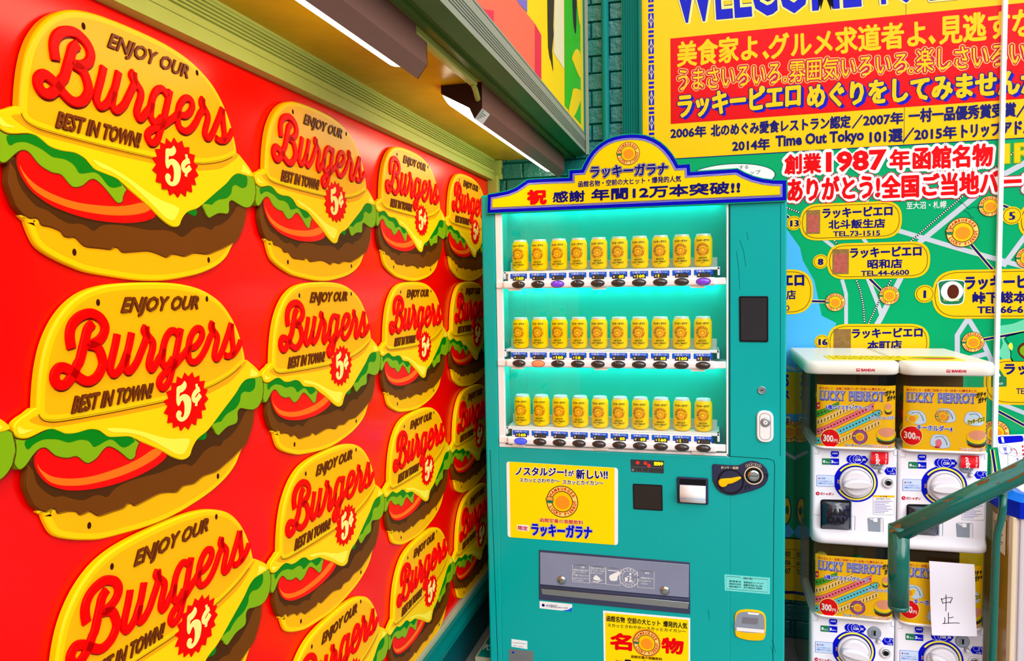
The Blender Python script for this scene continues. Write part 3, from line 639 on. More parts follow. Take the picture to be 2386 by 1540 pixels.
# red block and lines
a = P((1562, 90), (2386, 9), (1562, 289)); ru = a[0][0]; rt = a[0][1]; rb = a[2][1]
hd.cap(rect(ru, rb, UR - .1, rt), F, H(2), 'sign_red')
for t, BL, BR, TL in (('WELCOME', (1573, 57), (2008, 17), (1566, -62)), ('TO', (2036, 14), (2142, 4), (2030, -98)), ('L', (2166, 2), (2230, -4), (2160, -112))):
    b_ = P(BL, BR, TL); hd.outline(t, F, *b_, 'navy', H(1.2), .0085, .045); hd.text3(t, F, *b_, 'cream', H(1.8), .045, 2, [(.007 * math.cos(k), .007 * math.sin(k)) for k in range(7)]); hd.text3(t, F, *b_, 'blue', H(3), .03)
T(hd, '美食家よ', (1579, 156), (1764, 139), (1579, 99), 'sign_yellow', 4, .032); T(hd, 'グルメ求道者よ', (1793, 138), (2156, 107), (1791, 81), 'sign_yellow', 4, .032); T(hd, '見逃すな', (2190, 103), (2408, 84), (2190, 39), 'sign_yellow', 4, .032)
for q in ([(1776, 124), (1783, 118), (1793, 131), (1785, 139)], [(2162.6, 89.6), (2170, 81.8), (2180.8, 95.5), (2172.4, 104)]): hd.cap(P(*q), F, H(4), 'sign_yellow')
for t, BL, BR, TL in (('うまさいろいろ', (1580, 212), (1817, 195), (1580, 163)), ('雰囲気いろいろ', (1839, 193), (2114, 172), (1839, 142)), ('楽しさいろいろ', (2135, 169.5), (2432, 148), (2135, 114))):
    b_ = P(BL, BR, TL); hd.outline(t, F, *b_, 'cream', H(3), .0092, .0); hd.outline(t, F, *b_, 'crimson', H(4), .0066, .0); hd.text3(t, F, *b_, 'sign_yellow', H(5), .008)
for c in ((1829, 186), (2123, 165)):
    q = P(c)[0]
    for r_, c_, l in ((.0165, 'cream', 3), (.014, 'crimson', 4), (.010, 'sign_yellow', 5), (.0045, 'crimson', 6)): hd.cap(ell(*q, r_), F, H(l), c_)
for t, BL, BR, TL in (('ラッキーピエロ', (1581, 275), (1863, 248), (1581, 222)), ('めぐりをしてみませんか', (1882, 251), (2428, 216), (1882, 199))):
    b_ = P(BL, BR, TL); hd.text3(t, F, *b_, 'blue', H(3), .05, 2, [(.004 + .0012 * k, -.0015 * k) for k in range(8)]); hd.outline(t, F, *b_, 'navy', H(4.1), .004, .045); hd.text3(t, F, *b_, 'sign_yellow', H(5), .045)
for t, BL, BR, TL in (('2006年', (1563, 323), (1645, 318), (1563, 298)), ('北のめぐみ愛食レストラン認定', (1657, 318), (1981, 297), (1657, 291)), ('／', (1986, 299), (2009, 297), (1986, 270)),
                      ('2007年', (2012, 294), (2104, 288), (2012, 267)), ('一村一品優秀賞受賞', (2118, 286), (2366, 271), (2118, 255)), ('／', (2369, 273), (2392, 271), (2369, 241)),
                      ('2014年', (1707, 353), (1793, 348), (1707, 327)), ('Time Out Tokyo', (1807, 350), (2013, 335), (1807, 316)), ('101選', (2027, 334), (2102, 329), (2027, 305)),
                      ('／', (2104, 331), (2129, 329), (2104, 300)), ('2015年', (2131, 327.5), (2228, 322), (2131, 299)), ('トリップアドバ', (2241, 322), (2408, 311), (2241, 290))):
    T(hd, t, BL, BR, TL, 'navy', 4, .04)
us = F.px(2108, 200)[0]; hd.stroke([(us, vb), (us, 3.2)], .002, F, H(1), 'seam')
hd.cap(rect(UL, vb - .001, UR, vb + .0025), F, H(3), 'navy')
hd.build('header_panel', sign)
# map
mp = strip('map', UL, UR, vm, vb, 'sign_green')
mp.cap(P(*z2((-60, 590), (30, 620), (130, 760), (150, 850), (230, 990), (280, 1230), (380, 1280), (330, 1480), (260, 1700), (-60, 1900))), F, H(1), 'sign_sky')
mp.cap(P((2290, 1150), (2420, 1145), (2420, 1300), (2290, 1283)), F, H(1), 'sign_sky'); mp.cap(P((1800, 1225), (1838, 1222), (1852, 1240), (1838, 1252), (1800, 1250)), F, H(1.4), 'sign_sky')
pxw = F.px(2001, 600)[0] - F.px(2000, 600)[0]
nroad = [0]
def road(w, *p): nroad[0] += 1; mp.stroke(P(*z2(*p)), w / 2.961 * pxw, F, H(2) + nroad[0] * 1e-5, 'sign_grey')
road(34, (780, 635), (1000, 700), (1200, 760), (1720, 905)); road(38, (1900, 20), (1676, 180), (1500, 275), (1380, 375), (960, 720), (830, 960), (690, 1240), (640, 1330)); road(24, (640, 60), (590, 460))
road(26, (420, 980), (448, 1080), (448, 1300)); road(30, (590, 950), (680, 1180), (690, 1220)); road(34, (1700, 660), (1530, 890)); road(34, (1290, 1250), (1215, 1365), (1215, 1560)); road(34, (1290, 1250), (1400, 1430), (1460, 1560)); road(34, (1290, 1525), (1430, 1490)); road(26, (290, 700), (380, 770)); road(26, (560, 690), (590, 730))
road(30, (1500, 1830), (1900, 1990)); road(30, (1540, 1700), (1600, 1830)); road(26, (-20, 1560), (140, 1620)); road(26, (-20, 1750), (160, 1830)); road(24, (0, 2160), (120, 2230)); road(26, (1440, 2000), (1560, 2080))
def rail(*p):
    q = P(*z2(*p)); mp.stroke(q, 13 / 2.961 * pxw, F, H(2.4), 'ink_black')
    for a, b in zip(q[:-1], q[1:]):
        a, b = Vector(a), Vector(b); n = max(1, int((b - a).length / .009)); d = (b - a) / n
        for i in range(n): mp.stroke([tuple(a + d * (i + .15)), tuple(a + d * (i + .65))], 9 / 2.961 * pxw, F, H(2.8), 'white')
for p in (((1255, 405), (890, 720)), ((1520, 180), (1470, 215)), ((1660, 55), (1580, 125)), ((20, 478), (130, 520)), ((520, 985), (548, 1060), (570, 1180), (575, 1280)), ((760, 985), (690, 1100), (600, 1290)), ((365, 708), (385, 735))): rail(*p)
def lead(*p): q = P(*z2(*p)); mp.stroke(q, 26 / 2.961 * pxw, F, H(2.5), 'cream'); mp.stroke(q, 16 / 2.961 * pxw, F, H(3), 'navy')
lead((1310, 740), (1460, 915)); lead((1395, 1395), (1700, 1340)); lead((1500, 458), (1580, 490)); lead((610, 975), (700, 1065)); lead((200, 1130), (320, 1133)); lead((1500, 1890), (1720, 2010)); lead((10, 520), (60, 560))
mp.stroke(P(*smooth(z2((1215, 435), (1260, 460), (1290, 490), (1330, 480), (1360, 490)), False)), 3 / 2.961 * pxw, F, H(3), 'seam'); mp.stroke(P(*smooth(z2((1260, 505), (1290, 520), (1310, 550), (1330, 550)), False)), 3 / 2.961 * pxw, F, H(3), 'seam')
# terrain drawing at the right edge
for q, c, l in ((((1500, 1310), (1600, 1285), (1800, 1220), (1800, 1330), (1580, 1350), (1535, 1390), (1570, 1450), (1590, 1560), (1500, 1500), (1530, 1420)), 'sign_mint', 2), (((1545, 1385), (1590, 1360), (1800, 1340), (1800, 1620), (1600, 1560), (1580, 1450)), 'seam', 3), (((1552, 1390), (1592, 1367), (1800, 1348), (1800, 1600), (1606, 1550), (1586, 1448)), 'sign_green', 3.4),
                (((1630, 1480), (1660, 1420), (1800, 1400), (1800, 1580), (1690, 1540)), 'line_brown', 4), (((1645, 1480), (1672, 1434), (1800, 1416), (1800, 1560), (1695, 1522)), 'lettuce_light', 4.4), (((1565, 1440), (1585, 1415), (1598, 1440), (1590, 1470)), 'ring_yellow', 4)):
    mp.cap(smooth(P(*z2(*q)), True, 3), F, H(l), c)
# headline lines over the map
for t, BL, BR, TL, wt in (('創業', (1829, 406), (1912, 402), (1829, 362), 1), ('1987', (1924, 403), (2066, 397), (1924, 354), 1), ('年', (2074, 396), (2119, 394), (2074, 350), 1), ('函館名物', (2128, 395), (2311, 386), (2128, 345), 1),
                          ('ありがとう!', (1836, 469), (2048, 460), (1836, 417), 2), ('全国ご当地バ', (2055, 462), (2326, 450), (2055, 411), 2), ('ーガー', (2338, 432), (2480, 425), (2338, 415), 2)):
    b_ = P(BL, BR, TL)
    if t == 'ーガー': b_ = P((2338, 447), (2480, 441), (2338, 399))
    if wt == 2: mp.outline(t, F, *b_, 'crimson', H(5), .018, .02)
    mp.outline(t, F, *b_, 'white', H(6), .0135, .02, 14); mp.text3(t, F, *b_, 'sign_red', H(7), .042)
T(mp, '至大沼・札幌', (2112, 488), (2205, 485), (2112, 471), 'white', 4, .01)
T(mp, 'IR', (2339, 381), (2420, 376), (2339, 336), 'sign_yellow', 5, .02, 2, 'lettuce_light', .004, 4)
# speech balloon behind the topper
q = P((1702, 412))[0]; mp.cap(ell(*q, .19, .058, 40), F, H(3), 'seam'); mp.cap(ell(*q, .186, .055, 40), F, H(3.5), 'white'); T(mp, 'する', (1722, 394), (1744, 393), (1722, 386), 'ink_black', 4.5, 0); T(mp, 'ップ', (1748, 407), (1772, 406), (1748, 397), 'ink_black', 4.5, 0)
# place labels
def place(body, num, cpx, cr, texts, pic, kind='photo_rose', l=4):
    if body:
        x0, y0, x1, y1 = body; a = P(*z2((x0, y0), (x1, y0), (x1, y1), (x0, y1)))
        ua, ub, va, vb_ = a[0][0], a[1][0], (a[2][1] + a[3][1]) / 2, (a[0][1] + a[1][1]) / 2
        r = (vb_ - va) / 2
        for d, c, k in ((0, 'label_gold', 0), (.009, 'line_brown', .5), (.0115, 'label_gold', 1)): mp.cap(roundpoly(rect(ua + d, va + d, ub - d, vb_ - d), r * .95, 8), F, H(l + k), c)
    if num:
        c = P(*z2(cpx))[0]; r = cr / 2.961 * pxw
        for k, (q, m_) in enumerate(((1, 'label_gold'), (.86, 'line_brown'), (.80, 'label_gold'))): mp.cap(ell(*c, r * q), F, H(l + 1.4 + k * .5), m_)
        sz = r * 1.25
        for i, ch in enumerate(num): mp.glyph_at(ch, F, (c[0] + (i - (len(num) - 1) / 2) * r * .68, c[1] - r * .46), sz, 0, 'navy', H(l + 3), .0); mp.glyph_at(ch, F, (c[0] + (i - (len(num) - 1) / 2) * r * .68 + .003, c[1] - r * .46), sz, 0, 'navy', H(l + 3.1), .0); mp.glyph_at(ch, F, (c[0] + (i - (len(num) - 1) / 2) * r * .68 - .003, c[1] - r * .46), sz, 0, 'navy', H(l + 3.2), .0)
    for t, BL, BR, TL, bo in texts: T(mp, t, z2(BL)[0], z2(BR)[0], z2(TL)[0], 'navy', l + 2, bo)
    if pic:
        x0, y0, x1, y1 = pic; a = P(*z2((x0, y1), (x1, y0))); mp.cap(rect(a[0][0], a[0][1], a[1][0], a[1][1]), F, H(l + 2), 'photo_brown'); d = .007
        mp.cap(rect(a[0][0] + d, a[0][1] + d, a[1][0] - d, a[1][1] - d * 3), F, H(l + 2.5), kind)
place((130, 450, 835, 705), '13', (88, 592), 55, [('ラッキーピエロ', (287, 558), (765, 540), (287, 492), .05), ('北斗飯生店', (328, 632), (715, 622), (328, 572), .045), ('TEL.73-1515', (358, 685), (683, 679), (358, 648), .03)], (172, 500, 270, 668))
place((318, 725, 1030, 975), '8', (272, 857), 55, [('ラッキーピエロ', (477, 832), (965, 818), (477, 765), .05), ('昭和店', (597, 905), (833, 900), (597, 845), .045), ('TEL.44-6600', (550, 957), (883, 949), (550, 920), .03)], (352, 770, 468, 945))
place((320, 1287, 1025, 1545), '16', (283, 1410), 55, [('ラッキーピエロ', (490, 1385), (972, 1377), (490, 1322), .05), ('本町店', (597, 1465), (830, 1460), (597, 1405), .045), ('TEL.', (548, 1510), (650, 1508), (548, 1475), .01)], (360, 1322, 482, 1480), 'photo_brown')
place((-480, 915, 222, 1222), None, None, 0, [('エロ', (10, 1022), (155, 1020), (10, 955), .05), ('店', (38, 1117), (100, 1116), (38, 1055), .03), ('0', (28, 1197), (58, 1197), (28, 1158), .01)], None)
place((1045, 910, 1960, 1250), '1', (990, 1080), 66, [('ラッキーピエロ', (1270, 1050), (1880, 1035), (1270, 960), .05), ('峠下総本店', (1322, 1145), (1790, 1140), (1322, 1068), .045), ('TEL.66-6', (1352, 1215), (1670, 1212), (1352, 1165), .035)], None)
q = smooth(P(*z2((1090, 990), (1255, 985), (1265, 1040), (1255, 1140), (1180, 1158), (1100, 1145), (1085, 1060))), True, 3); mp.cap(q, F, H(6), 'white'); mp.cap(inset(q, .004), F, H(6.5), 'photo_green'); mp.cap(ell(*P(*z2((1178, 1062)))[0], .042), F, H(7), 'white'); mp.cap(ell(*P(*z2((1185, 1065)))[0], .022, .03), F, H(7.4), 'line_brown')
T(mp, 'ラッキーピエロ', z2((1118, 1132))[0], z2((1225, 1130))[0], z2((1118, 1112))[0], 'cream', 7.5, .03)
place((1640, 440, 2300, 690), '5', (1592, 540), 64, [], None)
a = zoom(2100, 640, 3.346)
place((1400, 1530, 2300, 1850), None, None, 0, [], None, l=3)
T(mp, 'ラッ', a((805, 778))[0], a((985, 775))[0], a((805, 700))[0], 'navy', 6, .05); T(mp, 'TEL', a((895, 930))[0], a((985, 928))[0], a((895, 885))[0], 'navy', 6, .01)
q = P(*a((700, 730), (765, 735), (800, 790), (820, 800), (820, 870), (700, 875))); mp.cap(q, F, H(5.5), 'photo_green'); mp.cap(P(*a((752, 745), (775, 790), (745, 800), (740, 770))), F, H(6), 'white'); T(mp, 'ERROT', a((738, 858))[0], a((792, 857))[0], a((738, 842))[0], 'white', 6.5, .02)
for c, r in (((1250, 655), 108), ((1440, 475), 74), ((745, 1090), 70), ((372, 1137), 70), ((1322, 1412), 74), ((1700, 830), 76)): mp.emblem(F, P(*z2(c))[0], r / 2.961 * pxw, H(7.5))
mp.emblem(F, P((2318, 1009))[0], .055, H(5)); mp.emblem(F, P((1838, 1005))[0], .05, H(5))
# slip of the map seen between the two machines
mp.cap(P((1815, 866), (1880, 868), (1880, 965), (1815, 963)), F, H(4), 'label_gold'); T(mp, 'S', (1829, 900), (1838, 900), (1829, 872), 'blue', 5, .04); T(mp, 'ス', (1826, 930), (1838, 929), (1826, 912), 'blue', 5, .04)
mp.cap(P((1815, 963), (1880, 965), (1880, 990), (1815, 990)), F, H(4), 'sign_sky'); mp.cap(P((1822, 970), (1841, 970), (1841, 995), (1822, 994)), F, H(5), 'white'); T(mp, '1F', (1828, 993), (1838, 993), (1828, 975), 'ink_black', 6, .02)
q = smooth(P((1826, 1165), (1838, 1160), (1844, 1185), (1840, 1210), (1828, 1222)), True, 3); mp.cap(q, F, H(5), 'navy'); mp.cap(inset(q, .004), F, H(5.5), 'label_gold'); mp.cap(ell(*P((1834, 1188))[0], .008, .02), F, H(6), 'photo_green')
mp.build('map_panel', sign)
# bottom strip
bt = strip('foot', UL, UR, vl, vm, 'sign_yellow'); bt.cap(rect(UL, vm - .006, UR, vm), F, H(2), 'ink_black')
for i, t in enumerate(('2000', '2006', '2007')):
    y = 1288 + i * 20; T(bt, t, (1818, y + 9), (1842, y + 9), (1818, y - 4), 'ink_black', 3, .02); bt.stroke(P((1800, y - 8), (1880, y - 8)), .002, F, H(2), 'line_brown')
bt.cap(P((1810, 1376), (1880, 1377), (1880, 1384), (1810, 1383)), F, H(2), 'navy')
T(bt, 'で', (2306, 1345), (2338, 1345), (2306, 1322), 'ink_black', 3, .05)
for uu in (2310, 2480): c = P((uu, 1417))[0]; bt.cap(ell(*c, .022, .013, 4), F, H(3), 'line_brown')
bt.build('footer_panel', sign)
jt = MB(); ju, jl = F.px(2341, 57)[0], F.px(2319, 745)[0]; ju = (ju + jl) / 2
jt.box(ju - .0085, ju + .0085, SY - .02, SY, vl, 3.4, 'white', .002); jt.build('joint_strip', sign, label='white upright joint strip')
ac = MB()
for ua, ub in ((UL + .012, ju - .009), (ju + .009, UR)): ac.cap(rect(ua, vl + .01, ub, 3.39), F, .0118, 'acrylic')
ac.build('clear_cover', sign, label='clear glossy cover sheet')
# ================================================================== vending machine
VY = 2.75; V = FrY(VY); G = lambda l: .0005 * l
def Q(*p, fr=V): return [fr.px(x, y) for x, y in p]
zt = zoom(1120, 300, 3.224); z4 = zoom(1120, 690, 3.314); z5 = zoom(1130, 1040, 6.16); z6 = zoom(1450, 1040, 6.118); z8 = zoom(1130, 1260, 3.361)
VL, VR = -.852, .271; VT = 1.6 + .127 * 2.75; BACK = 3.39
vend = thing('vending_machine', ((VL + VR) / 2, 3.08, -.03), 'teal drink vending machine with rows of yellow cans behind glass', 'vending machine')
wl, wr = V.px(1158, 800)[0], V.px(1698, 800)[0]; wt = V.px(1400, 478)[1]; wb = V.px(1400, 1052)[1]
IN = .17                                                   # depth of the show window
m = MB(); m.box(VL, VR, VY + IN + .01, BACK, 0.0, VT - .01, 'vend_edge', .006); m.box(VL + .06, VL + .12, VY + .1, VY + .2, -.03, 0, 'black_plastic'); m.box(VR - .12, VR - .06, VY + .1, VY + .2, -.03, 0, 'black_plastic')
for xx in (VL + .04, VR - .1): m.box(xx, xx + .06, 3.2, 3.26, -.03, .002, 'black_plastic')
m.build('cabinet', vend)
m = MB(); m.box(VL, wl, VY, VY + IN + .02, .02, VT, 'vend_teal', .007); m.box(wr, VR, VY, VY + IN + .02, .02, VT, 'vend_teal', .007); m.box(wl - .005, wr + .005, VY, VY + IN + .02, .02, wb, 'vend_teal', .004); m.box(wl - .005, wr + .005, VY, VY + .02, wt, VT, 'vend_teal', .004)
# door seams
m.stroke(Q((1142, 1048), (1160, 1540), (1166, 1700)), .0025, V, G(.6), 'seam'); m.stroke(Q((1701, 1063), (1790, 1069), (1803, 1073), (1805, 1085), (1803, 1200), (1801, 1540), (1800, 1700)), .0025, V, G(.6), 'seam')
m.stroke(Q((1819, 478), (1818, 1063)), .002, V, G(.6), 'seam'); m.stroke(Q((1700, 478), (1701, 1063)), .003, V, G(.6), 'seam')
for x, y, dx, dy in ((1724, 560, 14, 60), (1740, 540, 3, 20), (1716, 585, 8, 90), (1650, 1420, 3, 25), (1797, 1490, 10, 30), (1795, 1505, 6, 20)): m.stroke(Q((x, y), (x + dx * .6, y + dy * .4), (x + dx, y + dy)), .0012, V, G(.8), 'seam')
m.build('door', vend, label='teal door of the machine')
m = MB(); m.box(wl, wr, VY + IN - .01, VY + IN, wb, VT - .01, 'vend_inside'); m.box(wl, wl + .006, VY + .02, VY + IN, wb, VT - .01, 'vend_inside'); m.box(wr - .006, wr, VY + .02, VY + IN, wb, VT - .01, 'vend_inside'); m.box(wl, wr, VY + .02, VY + IN, VT - .012, VT - .008, 'vend_inside'); m.build('back_board', vend)
m = MB(); wi = V.px(1173, 800)[0]; m.box(wl + .001, wi, VY + .001, VY + .02, wb + .001, wt - .001, 'vend_white', .002); m.box(wi, wr - .001, VY + .001, VY + .02, wb + .001, wb + .012, 'vend_white', .002); m.box(wr - .008, wr - .001, VY + .001, VY + .02, wb, wt - .001, 'vend_white', .002)
m.build('window_frame', vend, label='white frame of the window')
# shelves, cans, selection bars
CY_ = VY + .060; RC = .0325
cans = []
def can_mesh():
    t = thing('drink_can', (0, 0, 0), '', 'drink can', 'yellow drink cans in the vending machine')
    b = MB(); b.lathe([(.024, 0), (.026, .002), (.031, .008), (RC, .014), (RC, .098), (.0315, .103), (.027, .1135)], (0, 0, 0), (0, 0, 1), 'can_yellow', 30, (True, False))
    C = FrCyl((0, 0, 0), RC); d = .0002
    def tx(s, w, v0, v1, mt, bo, h=d): b.text3(s, C, (-w / 2, v0), (w / 2, v0), (-w / 2, v1), mt, h, bo)
    tx('ラッキーガラナ', .05, .0915, .1005, 'can_ink', .05)
    b.emblem(C, (0, .063), .0245, d, rim='can_ink', face='can_orange')
    tx('HAKODATE', .030, .0285, .036, 'can_ink', .04); tx('LUCKY PIERROT', .049, .0185, .026, 'can_ink', .035); tx('炭酸飲料', .015, .013, .016, 'can_ink', .01); b.build('can_body', t)
    l = MB(); l.lathe([(.0272, .1125), (.0262, .118), (.0268, .1195), (.0258, .1205), (.0235, .1205), (.0228, .1175)], (0, 0, 0), (0, 0, 1), 'can_lid', 28, (False, True)); l.build('can_lid', t)
    return t
can0 = can_mesh(); ncan = 0
LED = [['160', '', '', '', '', '60', '160', '1', '', ''], ['', '', '160', '16', '', '', '', '60', '160', '1'], ['160', '', '', '', '', '60', '60', '160', '1', '']]
LIT = {(0, 2): 'button_purple', (0, 9): 'button_purple', (1, 1): 'button_orange', (2, 0): 'button_blue'}
rows = [((1208.4, 632), (1639, 620), (1171, 674), (1669, 664), 657, 643), ((1209.6, 813), (1638, 813), (1178, 856), (1669, 861), 838, 841), ((1213.5, 993), (1639, 1006), (1181, 1037), (1671, 1054), 1017, 1037)]
rown = ['top', 'middle', 'bottom']; ordn = ['first', 'second', 'third', 'fourth', 'fifth', 'sixth', 'seventh', 'eighth', 'ninth', 'tenth']
FC = FrY(CY_ - RC); BY = VY - .018; FB2 = FrY(BY)
wi2 = V.px(1691, 800)[0]
for r, (c0, c1, b0, b1, t0, t1) in enumerate(rows):
    p0, p1 = FC.px(*c0), FC.px(*c1); zs = (p0[1] + p1[1]) / 2; shelf_z = zs - .002
    for i in range(10):
        o = can0 if ncan == 0 else copy_tree(can0); ncan += 1
        o.location = (p0[0] + (p1[0] - p0[0]) * i / 9, CY_, zs); o.rotation_euler = (0, 0, math.radians(-4 + random.uniform(-3, 3)))
        o['label'] = 'yellow drink can on the %s shelf, %s from the left' % (rown[r], ordn[i])
    s = MB(); s.box(p0[0] - .058, p1[0] + .058, VY + .018, VY + IN - .011, shelf_z - .010, shelf_z, 'vend_white', .002)
    s.box(p0[0] - .05, p1[0] + .05, CY_ + RC + .003, CY_ + RC + .007, shelf_z, shelf_z + .037, 'vend_white', .002); s.box(p0[0] - .058, p0[0] - .05, VY + .018, VY + .05, shelf_z - .03, shelf_z, 'vend_white'); s.box(p1[0] + .05, p1[0] + .058, VY + .018, VY + .05, shelf_z - .03, shelf_z, 'vend_white')
    s.build('shelf', vend)
    zlo = (FB2.px(*b0)[1] + FB2.px(*b1)[1]) / 2; zhi = (FB2.px(b0[0], t0)[1] + FB2.px(b1[0], t1)[1]) / 2; xl, xr = FB2.px(*b0)[0], FB2.px(*b1)[0]
    s = MB(); s.box(xl, xr, BY, VY + .012, zlo, zhi, 'vend_white', .009, 3); s.box(wl + .002, wi2, VY - .006, VY + .008, zlo + .003, zhi - .002, 'vend_white', .003)
    s.box(xl + .02, xr - .02, VY - .012, VY + .01, zhi - .001, zhi + .029, 'vend_white', .002)
    for xx in (xl + .02, (xl + xr) / 2 - .05, xr - .09): s.box(xx, xx + .05, VY - .008, VY + .01, zlo - .008, zlo + .002, 'cap_lid')
    bar = s.build('selection_bar', vend)
    FL2 = FrY(VY - .012)
    for i in range(10):
        xc = p0[0] + (p1[0] - p0[0]) * i / 9; xc = xc * (VY - .012) / (CY_ - RC)
        q = MB(); mt = LIT.get((r, i), 'button_dark'); zc = (zlo + zhi) / 2
        rings = [[(xc + .0245 * k * math.cos(a * math.pi / 12), BY - .011 * math.sqrt(max(0, 1 - k * k)), zc + .0125 * k * math.sin(a * math.pi / 12)) for a in range(24)] for k in (1, .92, .75, .5, .2)]
        q.loft(rings, mt, (False, True)); e = ell(xc, zc, .0262, .0142, 24); q.add([FB2(x, y, .0004) for x, y in e] + [(x, BY - .0008, z) for x, y, z in rings[0]], [(k, (k + 1) % 24, 24 + (k + 1) % 24, 24 + k) for k in range(24)], 'ink_black')
        q.build('selection_button', bar, label='lit button' if (r, i) in LIT else None)
        q = MB(); L_ = rect(xc - .033, zhi + .0075, xc + .033, zhi + .0275); q.cap(roundpoly(L_, .003, 3), FL2, .0006, 'label_blue'); q.text3('つめた〜い', FL2, (xc - .026, zhi + .0185), (xc + .026, zhi + .0185), (xc - .026, zhi + .0262), 'white', .0012, .02)
        q.cap(rect(xc - .023, zhi + .0005, xc + .024, zhi + .0165), FL2, .0010, 'display_dark'); q.text3('¥', FL2, (xc - .020, zhi + .004), (xc - .012, zhi + .004), (xc - .020, zhi + .0135), 'beige', .0014, .01)
        t = LED[r][i]; q.text3('888', FL2, (xc - .008, zhi + .003), (xc + .021, zhi + .003), (xc - .008, zhi + .0145), 'led_dim', .0013, -.01)
        if t:
            w = .0097 * len(t); x0 = xc + .021 - .0097 * 3 if t in ('1', '16') else xc + .021 - w
            q.text3(t, FL2, (x0, zhi + .003), (x0 + w * (.35 if t == '1' else .95), zhi + .003), (x0, zhi + .0145), 'led_yellow', .0016, .03)
        q.build('price_tag', bar)
# light strips above each shelf
for zz in (wt + .03, FB2.px(1400, 660)[1] + .004, FB2.px(1400, 850)[1] + .004):
    s = MB()
    for i in range(10):
        xc = wl + .06 + (wr - wl - .12) * i / 9; s.box(xc - .014, xc + .014, VY + .118, VY + .14, zz - .004, zz, 'led_strip')
    s.box(wl + .01, wr - .01, VY + .02, VY + IN - .012, zz, zz + .004, 'vend_white'); s.build('light_strip', vend, label='row of small shelf lights')
m = MB(); m.box(wi, wr - .008, VY + .012, VY + .015, wb + .012, wt, 'window_glass'); m.build('window_pane', vend, label='clear window pane')
# ------------------------------------------------------------------ right-hand column
m = MB(); a = Q((1722, 690), (1790, 690), (1790, 797), (1723, 796)); m.prism(roundpoly(a, .006), V, 0, .004, 'black_plastic', .001); m.cap(roundpoly(inset(a, .006), .004), V, .0043, 'screen_dark'); m.build('display_screen', vend, label='dark glossy screen')
m = MB(); c = Q((1775, 909))[0]; m.lathe([(.0145, 0), (.0145, .003), (.011, .005), (.011, .003)], V(*c, 0), (0, -1, 0), 'steel', 24); m.box(c[0] - .005, c[0] + .005, VY - .0045, VY - .003, c[1] - .0012, c[1] + .0012, 'ink_black'); m.build('key_cylinder', vend)
m = MB(); a = Q((1763, 955), (1802, 957), (1802, 1031), (1763, 1029)); m.prism(roundpoly(a, .03, 8), V, 0, .008, 'vend_white', .003); c = Q((1783, 983))[0]
m.stroke(roundpoly(inset(a, .010), .02, 8) , .0016, V, .0083, 'ink_grey', True); m.cap(roundpoly(inset(a, .0115), .02, 8), V, .0082, 'sticker_white'); m.lathe([(.017, 0), (.017, .010), (.013, .013), (.009, .012)], V(*c, 0), (0, -1, 0), 'steel', 26); m.lathe([(.008, .010), (.0075, .0135)], V(*c, 0), (0, -1, 0), 'sticker_white', 20); m.stroke([(c[0] - .003, c[1] - .003), (c[0] + .003, c[1] + .003)], .002, V, .0138, 'ink_black'); m.build('door_lock', vend, label='white T-handle lock')
# ------------------------------------------------------------------ header board
TY = VY - .012; TF = FrY(TY)
def QT(*p): return [TF.px(x, y) for x, y in p]
arc = zt((755, 300), (775, 258), (800, 212), (830, 168), (865, 132), (905, 100), (950, 74), (1000, 55), (1060, 42), (1120, 36), (1180, 37), (1240, 45), (1300, 66), (1355, 98), (1400, 138), (1440, 185), (1470, 232), (1488, 265))
out = zt((44, 640), (48, 490), (110, 480), (200, 462), (260, 438), (305, 408), (350, 376), (460, 370), (660, 362), (660, 306)) + arc + zt((1578, 258), (1582, 318), (1930, 295), (1985, 325), (2050, 352), (2120, 370), (2200, 380), (2288, 378), (2306, 392), (2308, 520), (2290, 545))
oq = [TF.px(*p) for p in out]; oi = [TF.px(*p) for p in out[:-4] + zt((2303, 381), (2303, 545))]
m = MB(); m.prism(oq, TF, -.03, 0, 'topper_edge', .0, back=True)
for d, c, l in ((.0035, 'topper_blue', 1), (.0165, 'topper_line', 2), (.0178, 'topper_blue', 3), (.0205, 'topper_line', 4), (.0218, 'navy', 5), (.0238, 'topper_yellow', 6)): m.cap(inset(oi, d), TF, G(l), c)
def TT(t, BL, BR, TL, c, l, bo, o=None, r=.003):
    a = QT(*zt(BL, BR, TL))
    if o: m.outline(t, TF, *a, o, G(l - 1), r, bo)
    m.text3(t, TF, *a, c, G(l), bo, 3)
m.build('header_board', vend, label='shaped yellow header board edged in blue')
hb = [o for o in vend.children if o.name.startswith('header_board')][0]
m = MB()
TT('祝', (357, 565), (492, 562), (357, 466), 'sign_red', 8, .055, 'sign_red', .0015); TT('感謝', (545, 553), (780, 545), (545, 474), 'navy', 8, .04); TT('年間12万本突破!!', (836, 540), (1945, 482), (836, 457), 'navy', 8, .05)
TT('函館名物・空前の大ヒット・爆発的人気', (735, 440), (1505, 398), (735, 395), 'navy', 8, .025); TT('ラッキーガラナ', (830, 370), (1405, 345), (830, 284), 'navy', 10, .05, 'navy', .003); TT('ラッキーガラナ', (830, 370), (1405, 345), (830, 284), 'topper_line', 11, .075); TT('ラッキーガラナ', (830, 370), (1405, 345), (830, 284), 'navy', 12, .045)
m.emblem(TF, QT(*zt((1110, 187)))[0], .042, G(8)); m.build('header_lettering', hb)
